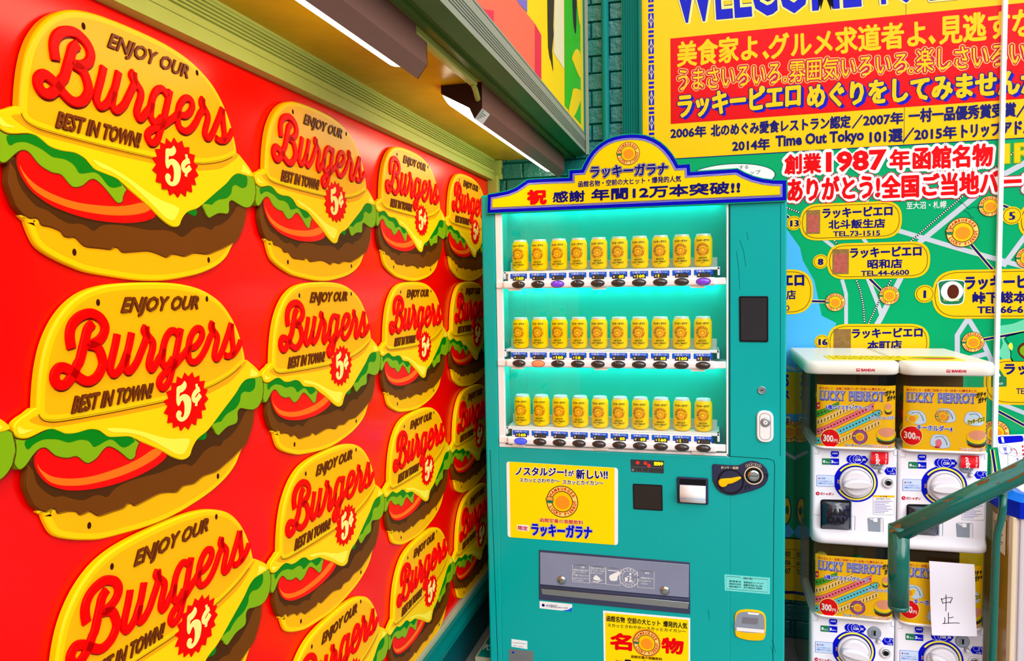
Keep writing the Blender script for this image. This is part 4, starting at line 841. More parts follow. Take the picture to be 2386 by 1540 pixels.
# ------------------------------------------------------------------ lower front
def sticker(name, px, mt, r=.004, th=.0008, label=None, rim=None, rimw=.004):
    b = MB(); q = roundpoly([V.px(*p) for p in px], r) if r else [V.px(*p) for p in px]; b.prism(q, V, 0, th, rim or mt)
    if rim: b.cap(roundpoly(inset([V.px(*p) for p in px], rimw), max(r - rimw, .0005)), V, th + .0003, mt)
    return b
def ST(b, zz, t, BL, BR, TL, c, l, bo, o=None, r=.002): 
    a = Q(*zz(BL, BR, TL))
    if o: b.outline(t, V, *a, o, .0012 + G(l - .6), r, bo)
    b.text3(t, V, *a, c, .0012 + G(l), bo, 2)
b = sticker('poster', [(1180, 1075), (1440, 1090), (1440, 1270), (1183, 1251)], 'white', .012); b.cap(Q((1187, 1075.5), (1432, 1090), (1432, 1269.3), (1190, 1251.5)), V, .0011, 'poster_yellow')
ST(b, z5, 'ノスタルジー!', (445, 408), (1170, 428), (445, 293), 'navy', 2, .04, 'white'); ST(b, z5, 'が', (1198, 420), (1275, 424), (1198, 345), 'navy', 2, .04, 'white'); ST(b, z5, '新しい!!', (1312, 462), (1760, 468), (1312, 330), 'navy', 2, .04, 'white')
ST(b, z5, 'スカッとさわやか〜', (500, 508), (1070, 525), (500, 450), 'ink_black', 2, .03, 'white', .0015); ST(b, z5, 'スカッとカイカン〜', (1118, 540), (1700, 558), (1118, 480), 'ink_black', 2, .03, 'white', .0015)
b.emblem(V, Q(*z5((1110, 790)))[0], 228 / 6.16 * (V.px(1310, 1168)[0] - V.px(1309, 1168)[0]), .0022)
ST(b, z5, '函館定番の炭酸飲料', (790, 1080), (1412, 1120), (790, 1024), 'crimson', 2, .03, 'cream', .0015); b.cap(roundpoly(Q(*z5((463, 1120), (633, 1130), (633, 1218), (463, 1205))), .003), V, .0015, 'white'); ST(b, z5, '限定', (478, 1195), (615, 1207), (478, 1135), 'crimson', 2, .035)
ST(b, z5, 'ラッキーガラナ', (675, 1272), (1532, 1328), (675, 1098), 'topper_line', 2, .08, 'ink_grey', .0012); ST(b, z5, 'ラッキーガラナ', (675, 1272), (1532, 1328), (675, 1098), 'blue', 3, .05); b.build('advert_poster', vend, label='yellow advert panel with a round badge')
b = sticker('display', [(1469.5, 1070), (1546.8, 1073.5), (1546.8, 1102.5), (1471, 1098.5)], 'screen_dark', .001, .002); b.stroke(Q(*z6((128, 288), (590, 305))), .0012, V, .0024, 'ink_grey')
for c in ((220, 230), (330, 237), (380, 272)): q = Q(*z6(c))[0]; b.cap(ell(*q, .0062), V, .0024, 'led_red'); b.cap(ell(*q, .0040), V, .0028, 'screen_dark'); b.cap(rect(q[0] - .0015, q[1] - .002, q[0] + .0015, q[1] + .002), V, .003, 'led_red')
a = Q(*z6((455, 268), (578, 273), (455, 218))); b.text3('販売中', V, *a, 'led_yellow', .0026, .04); c = Q(*z6((152, 333)))[0]; b.cap(ell(*c, .0048), V, .0026, 'steel')
for x0, x1 in ((200, 280), (290, 375)): b.stroke(Q(*z6((x0, 300), (x1, 304), (x1, 362), (x0, 356))), .0008, V, .0026, 'ink_grey', True)
b.build('credit_display', vend, label='small dark display with red digits')
b = MB(); a = Q(*z6((150, 530), (572, 550), (578, 918), (158, 892))); b.prism(roundpoly(a, .005), V, 0, .003, 'black_plastic', .001); b.cap(roundpoly(inset(a, .004), .003), V, .0033, 'display_dark'); b.build('card_reader', vend, label='square dark reader panel')
b = MB(); a = Q(*z6((780, 428), (1225, 452), (1228, 825), (785, 800))); b.prism(roundpoly(a, .006), V, 0, .010, 'slate', .003); k = Q(*z6((812, 450), (1190, 468), (1190, 545), (815, 530))); b.cap(k, V, .0103, 'ink_black')
x0, x1 = Q(*z6((822, 540)))[0][0], Q(*z6((1188, 540)))[0][0]; zt_, zb_ = Q(*z6((1000, 545)))[0][1], Q(*z6((1000, 785)))[0][1]; secs = []
for k in range(9): s = k / 8; secs.append([(x0 + (.004 if k > 6 else 0), VY - .011 - .024 * math.sin(math.pi * min(1, s * .95)) ** .7, zt_ + (zb_ - zt_) * s), (x1 - (.004 if k > 6 else 0), VY - .011 - .024 * math.sin(math.pi * min(1, s * .95)) ** .7, zt_ + (zb_ - zt_) * s)])
for k in range(8): b.add([*secs[k], *secs[k + 1][::-1]], [(0, 1, 2, 3)], 'vend_white' if k not in (5,) else 'pale_blue', True)
for xx, i in ((x0, 0), (x1, 1)): b.add([q[i] for q in secs] + [(xx, VY - .011, zb_), (xx, VY - .011, zt_)], [tuple(range(11))], 'vend_white')
b.build('bill_slot', vend, label='white curved banknote slot in a grey frame')
b = MB(); sh = Q(*z6((1282, 268), (1300, 249), (1480, 262), (1655, 268), (1715, 243), (1780, 213), (1850, 202), (1930, 216), (2005, 258), (2060, 320), (2085, 400), (2070, 480), (2030, 545), (1960, 590), (1850, 630), (1700, 668), (1580, 692), (1500, 688), (1400, 650), (1330, 580), (1287, 480)))
b.prism(sh, V, 0, .006, 'slate', .002); a = Q(*z6((1408, 312), (1652, 320), (1408, 276))); b.text3('おつり・返却', V, *a, 'beige', .0066, .03)
for c in ((1785, 272), (1840, 255), (1895, 258), (1950, 277)): q = Q(*z6(c))[0]; b.cap(ell(*q, .0072), V, .0064, 'beige'); b.cap(ell(*q, .0062), V, .0068, 'slate'); b.glyph_at('¥', V, (q[0], q[1] - .003), .008, 0, 'beige', .0072)
for c in ((2030, 420), (1780, 580)): q = Q(*z6(c))[0]; b.stroke([(q[0] - .006, q[1] - .008), (q[0] - .006, q[1] + .007), (q[0] + .007, q[1] + .007), (q[0] + .007, q[1] - .003)], .0035, V, .0066, 'ink_black')
coin = b.build('coin_panel', vend, label='dark rounded coin panel')
b = MB(); c = Q(*z6((1545, 490)))[0]; b.lathe([(.046, .004), (.046, .008), (.043, .0095), (.0415, .008), (.041, .0075)], V(*c, 0), (0, -1, 0), 'black_plastic', 36); b.cap(ell(*c, .040), V, .0078, 'slate')
lv = smooth(Q(*z6((1368, 490), (1385, 462), (1420, 450), (1480, 445), (1550, 441), (1620, 427), (1675, 422), (1692, 438), (1640, 475), (1560, 512), (1505, 522), (1475, 552), (1420, 563), (1380, 535))), True, 3); b.prism(lv, V, .008, .020, 'lever_yellow', .003); b.build('return_lever', coin, label='yellow return lever')
b = MB(); c = Q(*z6((1870, 410)))[0]; b.lathe([(.033, .005), (.033, .009), (.030, .0095), (.029, .007)], V(*c, 0), (0, -1, 0), 'beige', 32); b.cap(ell(*c, .0292), V, .0071, 'black_plastic'); b.lathe([(.021, .007), (.020, .011), (.012, .012)], V(*c, 0), (0, -1, 0), 'chrome', 30); b.box(c[0] - .0155, c[0] + .0155, VY - .0127, VY - .0115, c[1] - .001, c[1] + .001, 'ink_black'); b.build('coin_slot', coin)
# pickup opening
b = MB(); a = Q(*z8((425, 70), (1605, 168), (1608, 572), (425, 458)))
b.prism(a, V, 0, .004, 'flap_dark', .0015); a2 = Q(*z8((434, 85), (1597, 182), (1597, 440), (434, 335))); b.prism(a2, V, .004, .007, 'flap_grey', .001)
b.prism(Q(*z8((434, 345), (1597, 450), (1597, 470), (434, 362))), V, .004, .010, 'flap_dark', .002); b.prism(Q(*z8((440, 368), (1597, 478), (1590, 530), (450, 415))), V, .004, .006, 'steel', .001)
for c in ((606, 300), (1412, 380)): q = Q(*z8(c))[0]; b.lathe([(.017, .007), (.017, .011), (.012, .016), (.006, .017)], V(*q, 0), (0, -1, 0), 'chrome', 24)
fl = b.build('pickup_flap', vend, label='grey translucent flap of the can outlet')
b = MB()
for pts in (((688, 178), (820, 190), (820, 325), (688, 312)), ((824, 190), (945, 200), (945, 330), (824, 318)), ((950, 203), (1062, 213), (1062, 345), (950, 333)), ((1196, 226), (1326, 236), (1326, 368), (1196, 356))): b.stroke(Q(*z8(*pts)), .0016, V, .0075, 'sticker_white', True)
for t, BL, BR, TL in (('注意', (752, 207), (782, 210), (752, 192)), ('商品は1本毎に取り', (696, 226), (812, 236), (696, 212)), ('出してください', (696, 242), (790, 250), (696, 229)), ('強くたたいたり', (712, 268), (812, 277), (712, 254)), ('ゆすったりしないで', (712, 290), (812, 299), (712, 277)), ('ください', (712, 308), (775, 313), (712, 295)),
                      ('商品の取り出し方', (832, 214), (938, 223), (832, 199)), ('手で止まって出て', (832, 232), (938, 241), (832, 219)), ('取り出してください', (832, 250), (925, 258), (832, 237)), ('警告', (1255, 252), (1288, 255), (1255, 237)), ('有価証券を使うもの', (1222, 290), (1320, 298), (1222, 276)), ('にふれないで', (1222, 312), (1300, 319), (1222, 298)), ('ください', (1222, 334), (1275, 339), (1222, 320))):
    b.text3(t, V, *Q(*z8(BL, BR, TL)), 'sticker_white', .0077, .015, 1)
for c in ((700, 255), (700, 290), (1208, 300)): b.stroke(ell(*Q(*z8(c))[0], .0045, n=14), .0012, V, .0077, 'sticker_white', True)
b.prism(smooth(Q(*z8((870, 262), (885, 272), (905, 290), (895, 305), (860, 300), (850, 285))), True, 2), V, .0072, .0078, 'sticker_white'); b.stroke(Q(*z8((845, 308), (880, 318), (920, 300))), .003, V, .0078, 'sticker_white'); b.stroke(Q(*z8((965, 225), (1050, 232))), .003, V, .0078, 'sticker_white')
b.prism(smooth(Q(*z8((975, 270), (1000, 255), (1050, 235), (1058, 250), (1040, 275), (1035, 305), (985, 305))), True, 2), V, .0072, .0078, 'sticker_white'); c = Q(*z8((1128, 282)))[0]; b.stroke(ell(*c, .036, .0375, 30), .0018, V, .0077, 'sticker_white', True); b.stroke(ell(*c, .0245, .026, 26), .0012, V, .0077, 'sticker_white', True)
b.cap(ell(c[0] + .006, c[1] + .015, .0042), V, .0078, 'sticker_white'); b.stroke([(c[0] + .005, c[1] + .009), (c[0] + .007, c[1] - .004), (c[0] + .003, c[1] - .018)], .006, V, .0078, 'sticker_white'); b.stroke([(c[0] + .006, c[1] + .006), (c[0] - .007, c[1] + .004)], .003, V, .0078, 'sticker_white'); b.stroke([(c[0] + .008, c[1] - .003), (c[0] + .013, c[1] - .018)], .004, V, .0078, 'sticker_white'); b.cap([(c[0] - .015, c[1] + .0), (c[0] - .004, c[1] + .0), (c[0] - .005, c[1] - .016), (c[0] - .014, c[1] - .016)], V, .0078, 'sticker_white')
for i, ch in enumerate('のんであとは'): a = math.radians(150 - 24 * i); b.glyph_at(ch, V, (c[0] + .028 * math.cos(a), c[1] + .029 * math.sin(a)), .008, a - math.pi / 2, 'sticker_white', .0078)
for i, ch in enumerate('リサイクル'): a = math.radians(225 + 22 * i); b.glyph_at(ch, V, (c[0] + .034 * math.cos(a), c[1] + .035 * math.sin(a)), .008, a + math.pi / 2, 'sticker_white', .0078)
b.build('printed_notes', fl, label='white pictograms and notes')
b = sticker('s', z8((428, 471), (683, 496), (683, 555), (428, 527)), 'white', .002, label='x'); b.cap(Q(*z8((683, 520), (683, 555), (600, 546), (650, 538))), V, .0012, 'blue_bright'); b.cap(ell(*Q(*z8((457, 503)))[0], .006), V, .0012, 'navy'); ST(b, z8, 'HYBRID', (480, 518), (568, 526), (480, 495), 'navy', 1, 0); ST(b, z8, 'HEAT PUMP', (573, 526), (650, 532), (573, 515), 'navy', 1, 0); b.build('energy_sticker', vend, label='white sticker with a blue corner')
b = sticker('s', z8((208, 768), (332, 785), (332, 848), (208, 828)), 'white', .001); 
for x0, x1, y in ((218, 325, 796), (222, 250, 820), (262, 300, 826)): b.stroke(Q(*z8((x0, y), (x1, y + .09 * (x1 - x0)))), .0016, V, .0014, 'ink_grey')
b.build('service_sticker', vend, label='small white service sticker')
b = sticker('s', z8((187, 845), (380, 864), (380, 1010), (187, 990)), 'steel', .002); b.cap(Q(*z8((213, 866), (230, 868), (230, 880), (213, 878))), V, .0014, 'blue')
for i in range(5): b.stroke(Q(*z8((215, 893 + i * 14), (350 - 20 * (i % 2), 905 + i * 14))), .0012, V, .0014, 'ink_grey')
b.build('rating_plate', vend, label='silver rating plate')
b = sticker('s', z8((925, 546), (1607, 604), (1607, 1250), (935, 1190)), 'white', 0); b.cap(Q(*z8((940, 562), (1594, 618), (1594, 1235), (949, 1178))), V, .0011, 'poster_yellow')
for t, BL, BR, TL in (('函館名物', (953, 628), (1095, 641), (953, 583)), ('空前の大ヒット', (1118, 643), (1372, 667), (1118, 598)), ('爆発的人気', (1398, 671), (1583, 688), (1398, 625))): ST(b, z8, t, BL, BR, TL, 'ink_black', 1, .025)
ST(b, z8, 'スカッとさわやか〜スカッとカイカン〜', (960, 670), (1575, 722), (960, 645), 'ink_black', 1, .02); ST(b, z8, '名', (985, 843), (1145, 856), (985, 722), 'sign_red', 1, .06); ST(b, z8, '物', (1388, 872), (1550, 886), (1388, 758), 'sign_red', 1, .06)
c = Q(*z8((1265, 799)))[0]; b.cap(ell(*c, .055), V, .0014, 'emblem_orange'); b.emblem(V, c, .050, .0018); ST(b, z8, '函館定番の炭酸飲料', (1145, 915), (1388, 937), (1145, 893), 'line_brown', 1, .03); ST(b, z8, '限定', (1025, 955), (1075, 960), (1025, 932), 'crimson', 1, .03); ST(b, z8, 'ラッキーガラナ', (1095, 1025), (1560, 1068), (1095, 922), 'ink_black', 1, .05); b.build('lower_poster', vend, label='yellow poster with two large red characters')
b = sticker('s', z8((1875, 262), (2232, 290), (2230, 418), (1878, 388)), 'sticker_teal', .001); b.stroke(Q(*z8((1890, 275), (2216, 302), (2216, 402), (1890, 374))), .0012, V, .0014, 'seam', True); b.cap(Q(*z8((2000, 280), (2100, 288), (2100, 300), (2000, 292))), V, .0016, 'sticker_teal')
ST(b, z8, 'VEN-TEC', (2020, 297), (2098, 303), (2020, 283), 'ink_black', 2, .02)
for i, (l_, r_) in enumerate((('管理者名', '有限会社ベンテック'), ('連絡先住所', '函館市港町 96-258'), ('連絡先電話番号', '(0138)56-5800'))): y = 320 + 21 * i; ST(b, z8, l_, (1912, y), (2005, y + 7), (1912, y - 14), 'seam', 1, .01); ST(b, z8, r_, (2026, y + 11), (2170 + 12 * (i == 0), y + 22), (2026, y - 5), 'ink_black', 1, .01)
b.build('owner_sticker', vend, label='pale teal owner sticker')
b = MB(); a = smooth(Q(*z8((1957, 590), (1975, 552), (2030, 536), (2110, 540), (2170, 555), (2196, 590), (2200, 650), (2197, 730), (2175, 772), (2110, 778), (2030, 768), (1970, 745), (1957, 700))), True, 3); b.prism(a, V, 0, .006, 'lever_yellow', .002)
o_ = smooth(Q(*z8((1967, 600), (1985, 562), (2040, 550), (2110, 553), (2165, 568), (2186, 600), (2188, 700), (2180, 716), (1968, 698))), True, 3); b.cap(o_, V, .0064, 'cap_recess'); b.cap(Q(*z8((2015, 590), (2140, 600), (2135, 650), (2010, 640))), V, .0068, 'ink_grey'); b.cap(Q(*z8((1970, 670), (2188, 690), (2186, 716), (1970, 698))), V, .0068, 'vend_white'); b.cap(Q(*z8((2055, 552), (2150, 562), (2140, 575), (2060, 568))), V, .0068, 'white'); b.build('coin_return', vend, label='yellow coin return cup')
# ================================================================== capsule machines
CYF = 2.85; C = FrY(CYF); UW = .2885; X0 = .3755; PER = .634
zc = zoom(1820, 800, 4.588); zp = zoom(1820, 1040, 4.216)
zt0 = 1.6 + C.px(1990, 875)[1] - 1.6; ZT = C.px(1990, 872)[1]; ZD = C.px(1990, 1050)[1]; ZB = C.px(1990, 1272)[1]; BK = 3.40
def plan(x0, x1, yf, yb, r, n=6, rb=.004):
    def cn(cx, cy, a0, rr): return [(cx + rr * math.cos(math.radians(a0 + 90 * k / n)), cy + rr * math.sin(math.radians(a0 + 90 * k / n))) for k in range(n + 1)]
    return cn(x0 + r, yf + r, 180, r) + cn(x1 - r, yf + r, 270, r) + cn(x1 - rb, yb - rb, 0, rb) + cn(x0 + rb, yb - rb, 90, rb)
def sec(x0, x1, yf, yb, r, z): return [(x, y, z) for x, y in plan(x0, x1, yf, yb, r)]
PYF = CYF + .022; PF = FrY(PYF)
def unit(kind, label):
    """built at the place of the upper left machine; x runs from X0 to X0 + UW"""
    a, b_ = X0 + .0015, X0 + UW - .0015
    t = thing('capsule_machine', ((a + b_) / 2, 3.1, ZB), label, 'capsule machine', 'capsule machines in a two by two block')
    m = MB(); m.loft([sec(a, b_, PYF, BK, .012, ZD + .004), sec(a, b_, PYF, BK, .012, ZB + .052), sec(a, b_, PYF - .008, BK, .02, ZB + .045), sec(a, b_, CYF - .006, BK, .035, ZB + .034), sec(a, b_, CYF - .014, BK, .04, ZB + .024), sec(a, b_, CYF - .012, BK, .04, ZB + .010), sec(a, b_, CYF, BK, .04, ZB + .002)], 'cap_white')
    m.box(a, b_, CYF + .36, BK, ZD, ZT, 'cap_white')
    S = PX(PF, zp((725, 685), (722, 860), (720, 1000)))
    m.stroke(PX(PF, zp((300, 120), (300, 668), (388, 672))), .0015, PF, .0006, 'ink_grey'); m.stroke(PX(PF, zp((676, 660), (690, 682), (726, 685), (724, 860))), .0015, PF, .0006, 'ink_grey')
    for q in (((330, 70), (372, 72), (374, 45)), ((1108, 50), (1108, 88), (1150, 90))): m.stroke(PX(PF, zp(*q)), .0012, PF, .0006, 'ink_grey')
    m.build('body', t)
    m = MB(); m.box(a - .003, a, CYF + .07, BK, ZB, ZD, 'cap_side'); m.box(a - .003, a, CYF + .33, BK, ZD, ZT, 'cap_side'); m.build('side_panel', t) if kind == 'tape' else None
    # clear display case
    m = MB(); m.loft([sec(a, b_, CYF, CYF + .36, .04, ZT), sec(a, b_, CYF, CYF + .36, .04, ZD + .03), sec(a, b_, CYF + .002, CYF + .36, .04, ZD + .014), sec(a, b_, CYF + .014, CYF + .36, .04, ZD + .002)], 'case_clear', (False, False))
    m.build('display_case', t, label='clear curved display case')
    m = MB(); m.loft([sec(a + .004, b_ - .004, CYF - .003 + .002, CYF + .35, .04, ZD + .0045), sec(a + .004, b_ - .004, CYF + .001, CYF + .35, .04, ZD + .012)], 'vend_white'); m.box(a + .03, b_ - .03, CYF + .2, CYF + .34, ZD + .012, ZT - .01, 'cap_brown'); m.build('case_floor', t)
    m = MB(); rnd = random.Random(5 if kind == 'tape' else 9)
    for i in range(11):
        cx = a + .05 + (i % 4) * .062; cz = ZD + .045 + (i // 4) * .055; 
        ll = [( .026 * math.sin(math.pi * k / 8), .026 - .026 * math.cos(math.pi * k / 8)) for k in range(1, 8)]
        m.lathe(ll, (cx + rnd.uniform(-.006, .006), CYF + .10 + rnd.uniform(-.02, .03), cz), (rnd.uniform(-.3, .3), 0, 1), rnd.choice(['capsule_red', 'capsule_green', 'capsule_yellow']), 14)
    o = m.build('capsules', t); o['kind'] = 'stuff'
    # printed card behind the clear front
    K = FrBend(CYF + .003, a + .002, b_ - .002, .045); m = MB(); d = .0003
    cu0, cu1 = a + .012, b_ - .010; cv0, cv1 = ZD + .006, ZD + (ZT - ZD) * .855; N = 24
    for i in range(N):
        u0_, u1_ = cu0 + (cu1 - cu0) * i / N, cu0 + (cu1 - cu0) * (i + 1) / N
        m.add([K(u0_, cv0, 0), K(u1_, cv0, 0), K(u1_, cv1, 0), K(u0_, cv1, 0)], [(0, 1, 2, 3)], 'card_gold', True)
    W, Hh = cu1 - cu0, cv1 - cv0
    def L(x, y): return (cu0 + W * x, cv0 + Hh * y)
    def t3(s, x0, x1, y0, y1, c, l, bo=.02, slope=0.0, o=None, r=.0015):
        A = (L(x0, y0), L(x1, y0 + slope), L(x0, y1))
        if o: m.outline(s, K, *A, o, d * (l - .5), r, bo, 8)
        m.text3(s, K, *A, c, d * l, bo)
    t3('ありがとう・全国ご当地バーガー日本一に輝きました', .03, .86, .925, .965, 'crimson', 2, .02)
    for s_, x0, x1 in (('LUCKY', .03, .355), ('PIERROT', .40, .845)):
        t3(s_, x0 + .006, x1 + .006, .745, .905, 'navy', 2, .05); t3(s_, x0, x1, .755, .915, 'pale_blue', 3, .05); t3(s_, x0 + .002, x1 + .002, .757, .908, 'lilac', 4, .02)
        # slab serifs
        n = len(s_)
        for i in range(n):
            xa = x0 + (x1 - x0) * i / n
            for yy in (.757, .897): m.cap([L(xa, yy), L(xa + (x1 - x0) / n * .8, yy), L(xa + (x1 - x0) / n * .8, yy + .012), L(xa, yy + .012)], K, d * 3.5, 'lilac')
    t3('ガチャ', .855, .985, .835, .915, 'ink_black', 3, .05, .03); t3('ガチャ', .88, .995, .755, .835, 'ink_black', 3, .05, .03)
    def band(x0, y0, x1, y1, w, c, l):
        A, B_ = Vector(L(x0, y0)), Vector(L(x1, y1)); n_ = 10; pts = [tuple(A.lerp(B_, k / n_)) for k in range(n_ + 1)]; m.stroke(pts, w, K, d * l, c)
    def clip_bands():
        # tape strips: parallelograms cut by the card's left edge
        for i, (c, y0, w_) in enumerate((('capsule_red', .60, .10), ('tape_green', .47, .10), ('tape_cream', .34, .10), ('tape_pink', .19, .10), ('tape_cyan', .04, .10), ('tape_cream', -.11, .10), ('tape_cyan', -.62, .08))):
            for j in range(20):
                xa, xb = .04 * j, .04 * (j + 1); sl = .62
                ya, yb = y0 + xa * sl, y0 + xb * sl
                if yb + w_ > .745: continue
                if ya < .0: continue
                m.cap([L(xa, ya), L(xb, yb), L(xb, yb + w_), L(xa, ya + w_)], K, d * 1.5, c)
                for o_ in (0, w_): m.stroke([L(xa, ya + o_), L(xb, yb + o_)], .001, K, d * 2, 'line_brown')
                if c == 'tape_cream': 
                    for q in range(1): m.cap([L(xa + .012 + q * .022, ya + .02 + (.012 + q * .022) * sl), L(xa + .024 + q * .022, ya + .02 + (.024 + q * .022) * sl), L(xa + .024 + q * .022, ya + .07 + (.024 + q * .022) * sl), L(xa + .012 + q * .022, ya + .07 + (.012 + q * .022) * sl)], K, d * 2.2, 'can_ink')
                else: m.cap(ell(*L(xa + .02, ya + .05 + .02 * sl), .0032, n=8), K, d * 2.2, 'line_brown' if c != 'capsule_red' else 'cream')
    def bun(cx, cy, w, h, l):
        p = L(cx, cy); m.cap(ell(p[0], p[1] - h * .34, w * .46, h * .22, 20), K, d * l, 'line_brown'); m.cap(ell(p[0], p[1] - h * .2, w * .5, h * .2, 20), K, d * (l + 1), 'photo_green')
        m.cap(ell(p[0], p[1] + .02 * h, w * .5, h * .36, 24), K, d * (l + 2), 'label_gold'); m.cap(ell(p[0], p[1] + .16 * h, w * .42, h * .28, 24), K, d * (l + 3), 'pic_pink')
    if kind == 'tape':
        clip_bands(); t3('6種のマスキングテープ', .11, .68, .615, .685, 'blue', 5, .03, .0, 'white')
        bun(.90, .65, .026, .040, 4); t3('ハンバーガーキーホルダー', .67, .995, .465, .525, 'blue', 5, .02, .01, 'white', .001)
        m.stroke(smooth([L(.70, .58), L(.74, .62), L(.80, .61), L(.82, .57), L(.76, .54)], True, 3), .0015, K, d * 5, 'line_brown', True)
        p = L(.545, .195); m.cap(ell(*p, .026), K, d * 4, 'crimson'); m.emblem(K, p, .024, d * 5, rim='navy', face='lilac'); t3('ラッキーワンバッジ', .36, .715, .025, .085, 'navy', 5, .02, 0, 'white', .001)
    else:
        for cx, cy, w_ in ((.14, .52, .24), (.49, .56, .24), (.83, .52, .27), (.43, .16, .27)):
            p = L(cx, cy); sh = smooth([(p[0] - .028, p[1] - .012), (p[0] - .022, p[1] + .020), (p[0], p[1] + .026), (p[0] + .024, p[1] + .018), (p[0] + .034, p[1] - .014), (p[0] + .008, p[1] - .024)], True, 3); m.cap(sh, K, d * 2, 'pale_blue'); m.stroke(sh, .0008, K, d * 2.4, 'lilac', True)
            ch_ = smooth([(p[0] - .012, p[1] + .016), (p[0] + .008, p[1] + .018), (p[0] + .020, p[1] + .004), (p[0] + .024, p[1] - .010)], False, 5)
            for i in range(0, len(ch_), 1): m.cap(ell(*ch_[i], .0018, n=8), K, d * 3, 'ink_grey')
        p = L(.10, .50); m.cap(smooth([(p[0] - .020, p[1] + .010), (p[0] - .010, p[1] + .016), (p[0], p[1] + .011), (p[0] + .010, p[1] + .016), (p[0] + .020, p[1] + .010), (p[0] + .012, p[1] - .008), (p[0], p[1] - .020), (p[0] - .012, p[1] - .008)], True, 3), K, d * 4, 'label_gold'); m.cap(ell(*p, .010), K, d * 5, 'emblem_orange')
        m.emblem(K, L(.46, .555), .0225, d * 4); t3('ラッキーピエロ', .76, .965, .435, .50, 'ink_black', 5, .04, .06, 'ring_yellow', .0015)
        t3('キーホルダー4', .155, .58, .335, .42, 'blue', 7, .03, -.02, 'white')
        p = L(.42, .14); m.cap(ell(p[0], p[1], .010, .014), K, d * 4, 'tape_pink'); m.cap(ell(p[0] - .004, p[1] - .014, .009, .004), K, d * 4, 'crimson')
    p = L(.17 if kind == 'tape' else .10, .155 if kind == 'tape' else .24); m.cap(ell(*p, .0335, .036, 30), K, d * 5, 'cream'); m.cap(ell(*p, .031, .0335, 30), K, d * 6, 'sign_red'); m.text3('300', K, (p[0] - .024, p[1] - .012), (p[0] + .010, p[1] - .014), (p[0] - .024, p[1] + .014), 'white', d * 7, .03); m.text3('円', K, (p[0] + .012, p[1] - .014), (p[0] + .024, p[1] - .015), (p[0] + .012, p[1] - .002), 'white', d * 7, .02)
    bun(.885, .235, .070, .062, 4); t3('フィジットバーガー', .70 if kind == 'tape' else .68, .985, .03, .085, 'crimson', 8, .02, 0, 'white', .001)
    m.build('display_card', t, label='yellow printed card')
    # front panel fittings
    zq = lambda *p: PX(PF, zp(*p))
    k = PF.px(1401, 900)[0] - PF.px(1400, 900)[0]; s_ = k / 4.216
    m = MB(); h = .0006
    def st(p, c, r=.002, l=1): m.cap(roundpoly(zq(*p), r, 4), PF, h * l, c)
    def tx(s, BL, BR, TL, c, l=2, bo=.02): m.text3(s, PF, *zq(BL, BR, TL), c, h * l, bo)
    st(((487, 45), (568, 47), (568, 105), (487, 103)), 'blue'); q = zq((528, 68))[0]; m.stroke(ell(*q, 38 * s_, n=20), .0012, PF, h * 2, 'white', True); tx('100円', (502, 76), (553, 78), (502, 60), 'white')
    st(((402, 116), (487, 117), (487, 180), (402, 178)), 'photo_green'); st(((487, 117), (570, 119), (570, 182), (487, 180)), 'blue'); tx('0', (410, 162), (434, 163), (410, 133), 'white', 2, .05); tx('3', (490, 164), (515, 165), (490, 135), 'white', 2, .05); tx('まい', (440, 163), (478, 164), (440, 148), 'white'); tx('まい', (520, 165), (560, 166), (520, 150), 'white')
    m.build('price_sticker', t); m = MB()
    for i in range(3): q = zq((686 + 34 * i, 125))[0]; m.cap(ell(*q, 40 * s_, n=20), PF, h * (1 + i * .6), 'blue'); m.stroke(ell(*q, 40 * s_, n=20), .001, PF, h * (1.3 + i * .6), 'white', True)
    st(((655, 155), (655, 164), (828, 168), (858, 130), (828, 93), (790, 92), (790, 150)), 'blue', .001, .8); tx('COIN', (724, 142), (782, 144), (724, 116), 'white', 4, .03); tx('コイン', (730, 108), (775, 110), (730, 95), 'white', 4, .02); tx('IN', (803, 140), (828, 141), (803, 117), 'white', 4, .03)
    m.build('coin_arrow', t); m = MB()
    st(((348, 281), (526, 284), (526, 396), (348, 392)), 'blue_bright', .003); st(((351, 284), (523, 287), (523, 393), (351, 389)), 'pale_blue', .003, 2); m.cap(zq((368, 302), (384, 312), (368, 324)), PF, h * 3, 'crimson'); tx('を右側に', (388, 320), (440, 321), (388, 304), 'blue_bright', 3, .01); tx('ハンドルをゆっくり', (364, 346), (498, 350), (364, 332), 'blue_bright', 3, .01); tx('1回転させてください', (364, 368), (515, 373), (364, 352), 'blue_bright', 3, .01)
    m.build('turn_notice', t); m = MB(); q = zq((360, 462))[0]; m.cap(ell(*q, 17 * s_), PF, h, 'crimson'); m.stroke(smooth([(q[0] - .002, q[1] + .003), (q[0] + .001, q[1] - .001), (q[0] + .004, q[1] - .001)], False), .0016, PF, h * 2, 'white'); tx('ガシャポン', (385, 476), (518, 480), (385, 450), 'crimson', 2, .04)
    m.build('red_logo', t); m = MB(); m.cap(zq((1012, 242), (1040, 204), (1128, 206), (1126, 281), (1038, 278)), PF, h, 'blue'); q = zq((1067, 226))[0]; m.stroke(ell(*q, 21 * s_, n=18), .001, PF, h * 2, 'pale_blue', True); m.stroke(smooth(zq((1096, 250), (1096, 225), (1107, 212), (1118, 225), (1118, 238)), False), .0012, PF, h * 2, 'white'); tx('コイン返却', (1070, 272), (1115, 274), (1070, 258), 'white', 2, .02)
    m.build('return_arrow', t); m = MB(); st(((903, 478), (1114, 482), (1110, 673), (903, 669)), 'lilac', .003); st(((905, 480), (1112, 484), (1108, 671), (905, 667)), 'white', .003, 1.4); st(((903, 478), (1114, 482), (1113, 502), (903, 498)), 'lever_yellow', .001, 2); tx('⚠ 注 意', (970, 498), (1040, 499), (970, 485), 'ink_black', 3, .02)
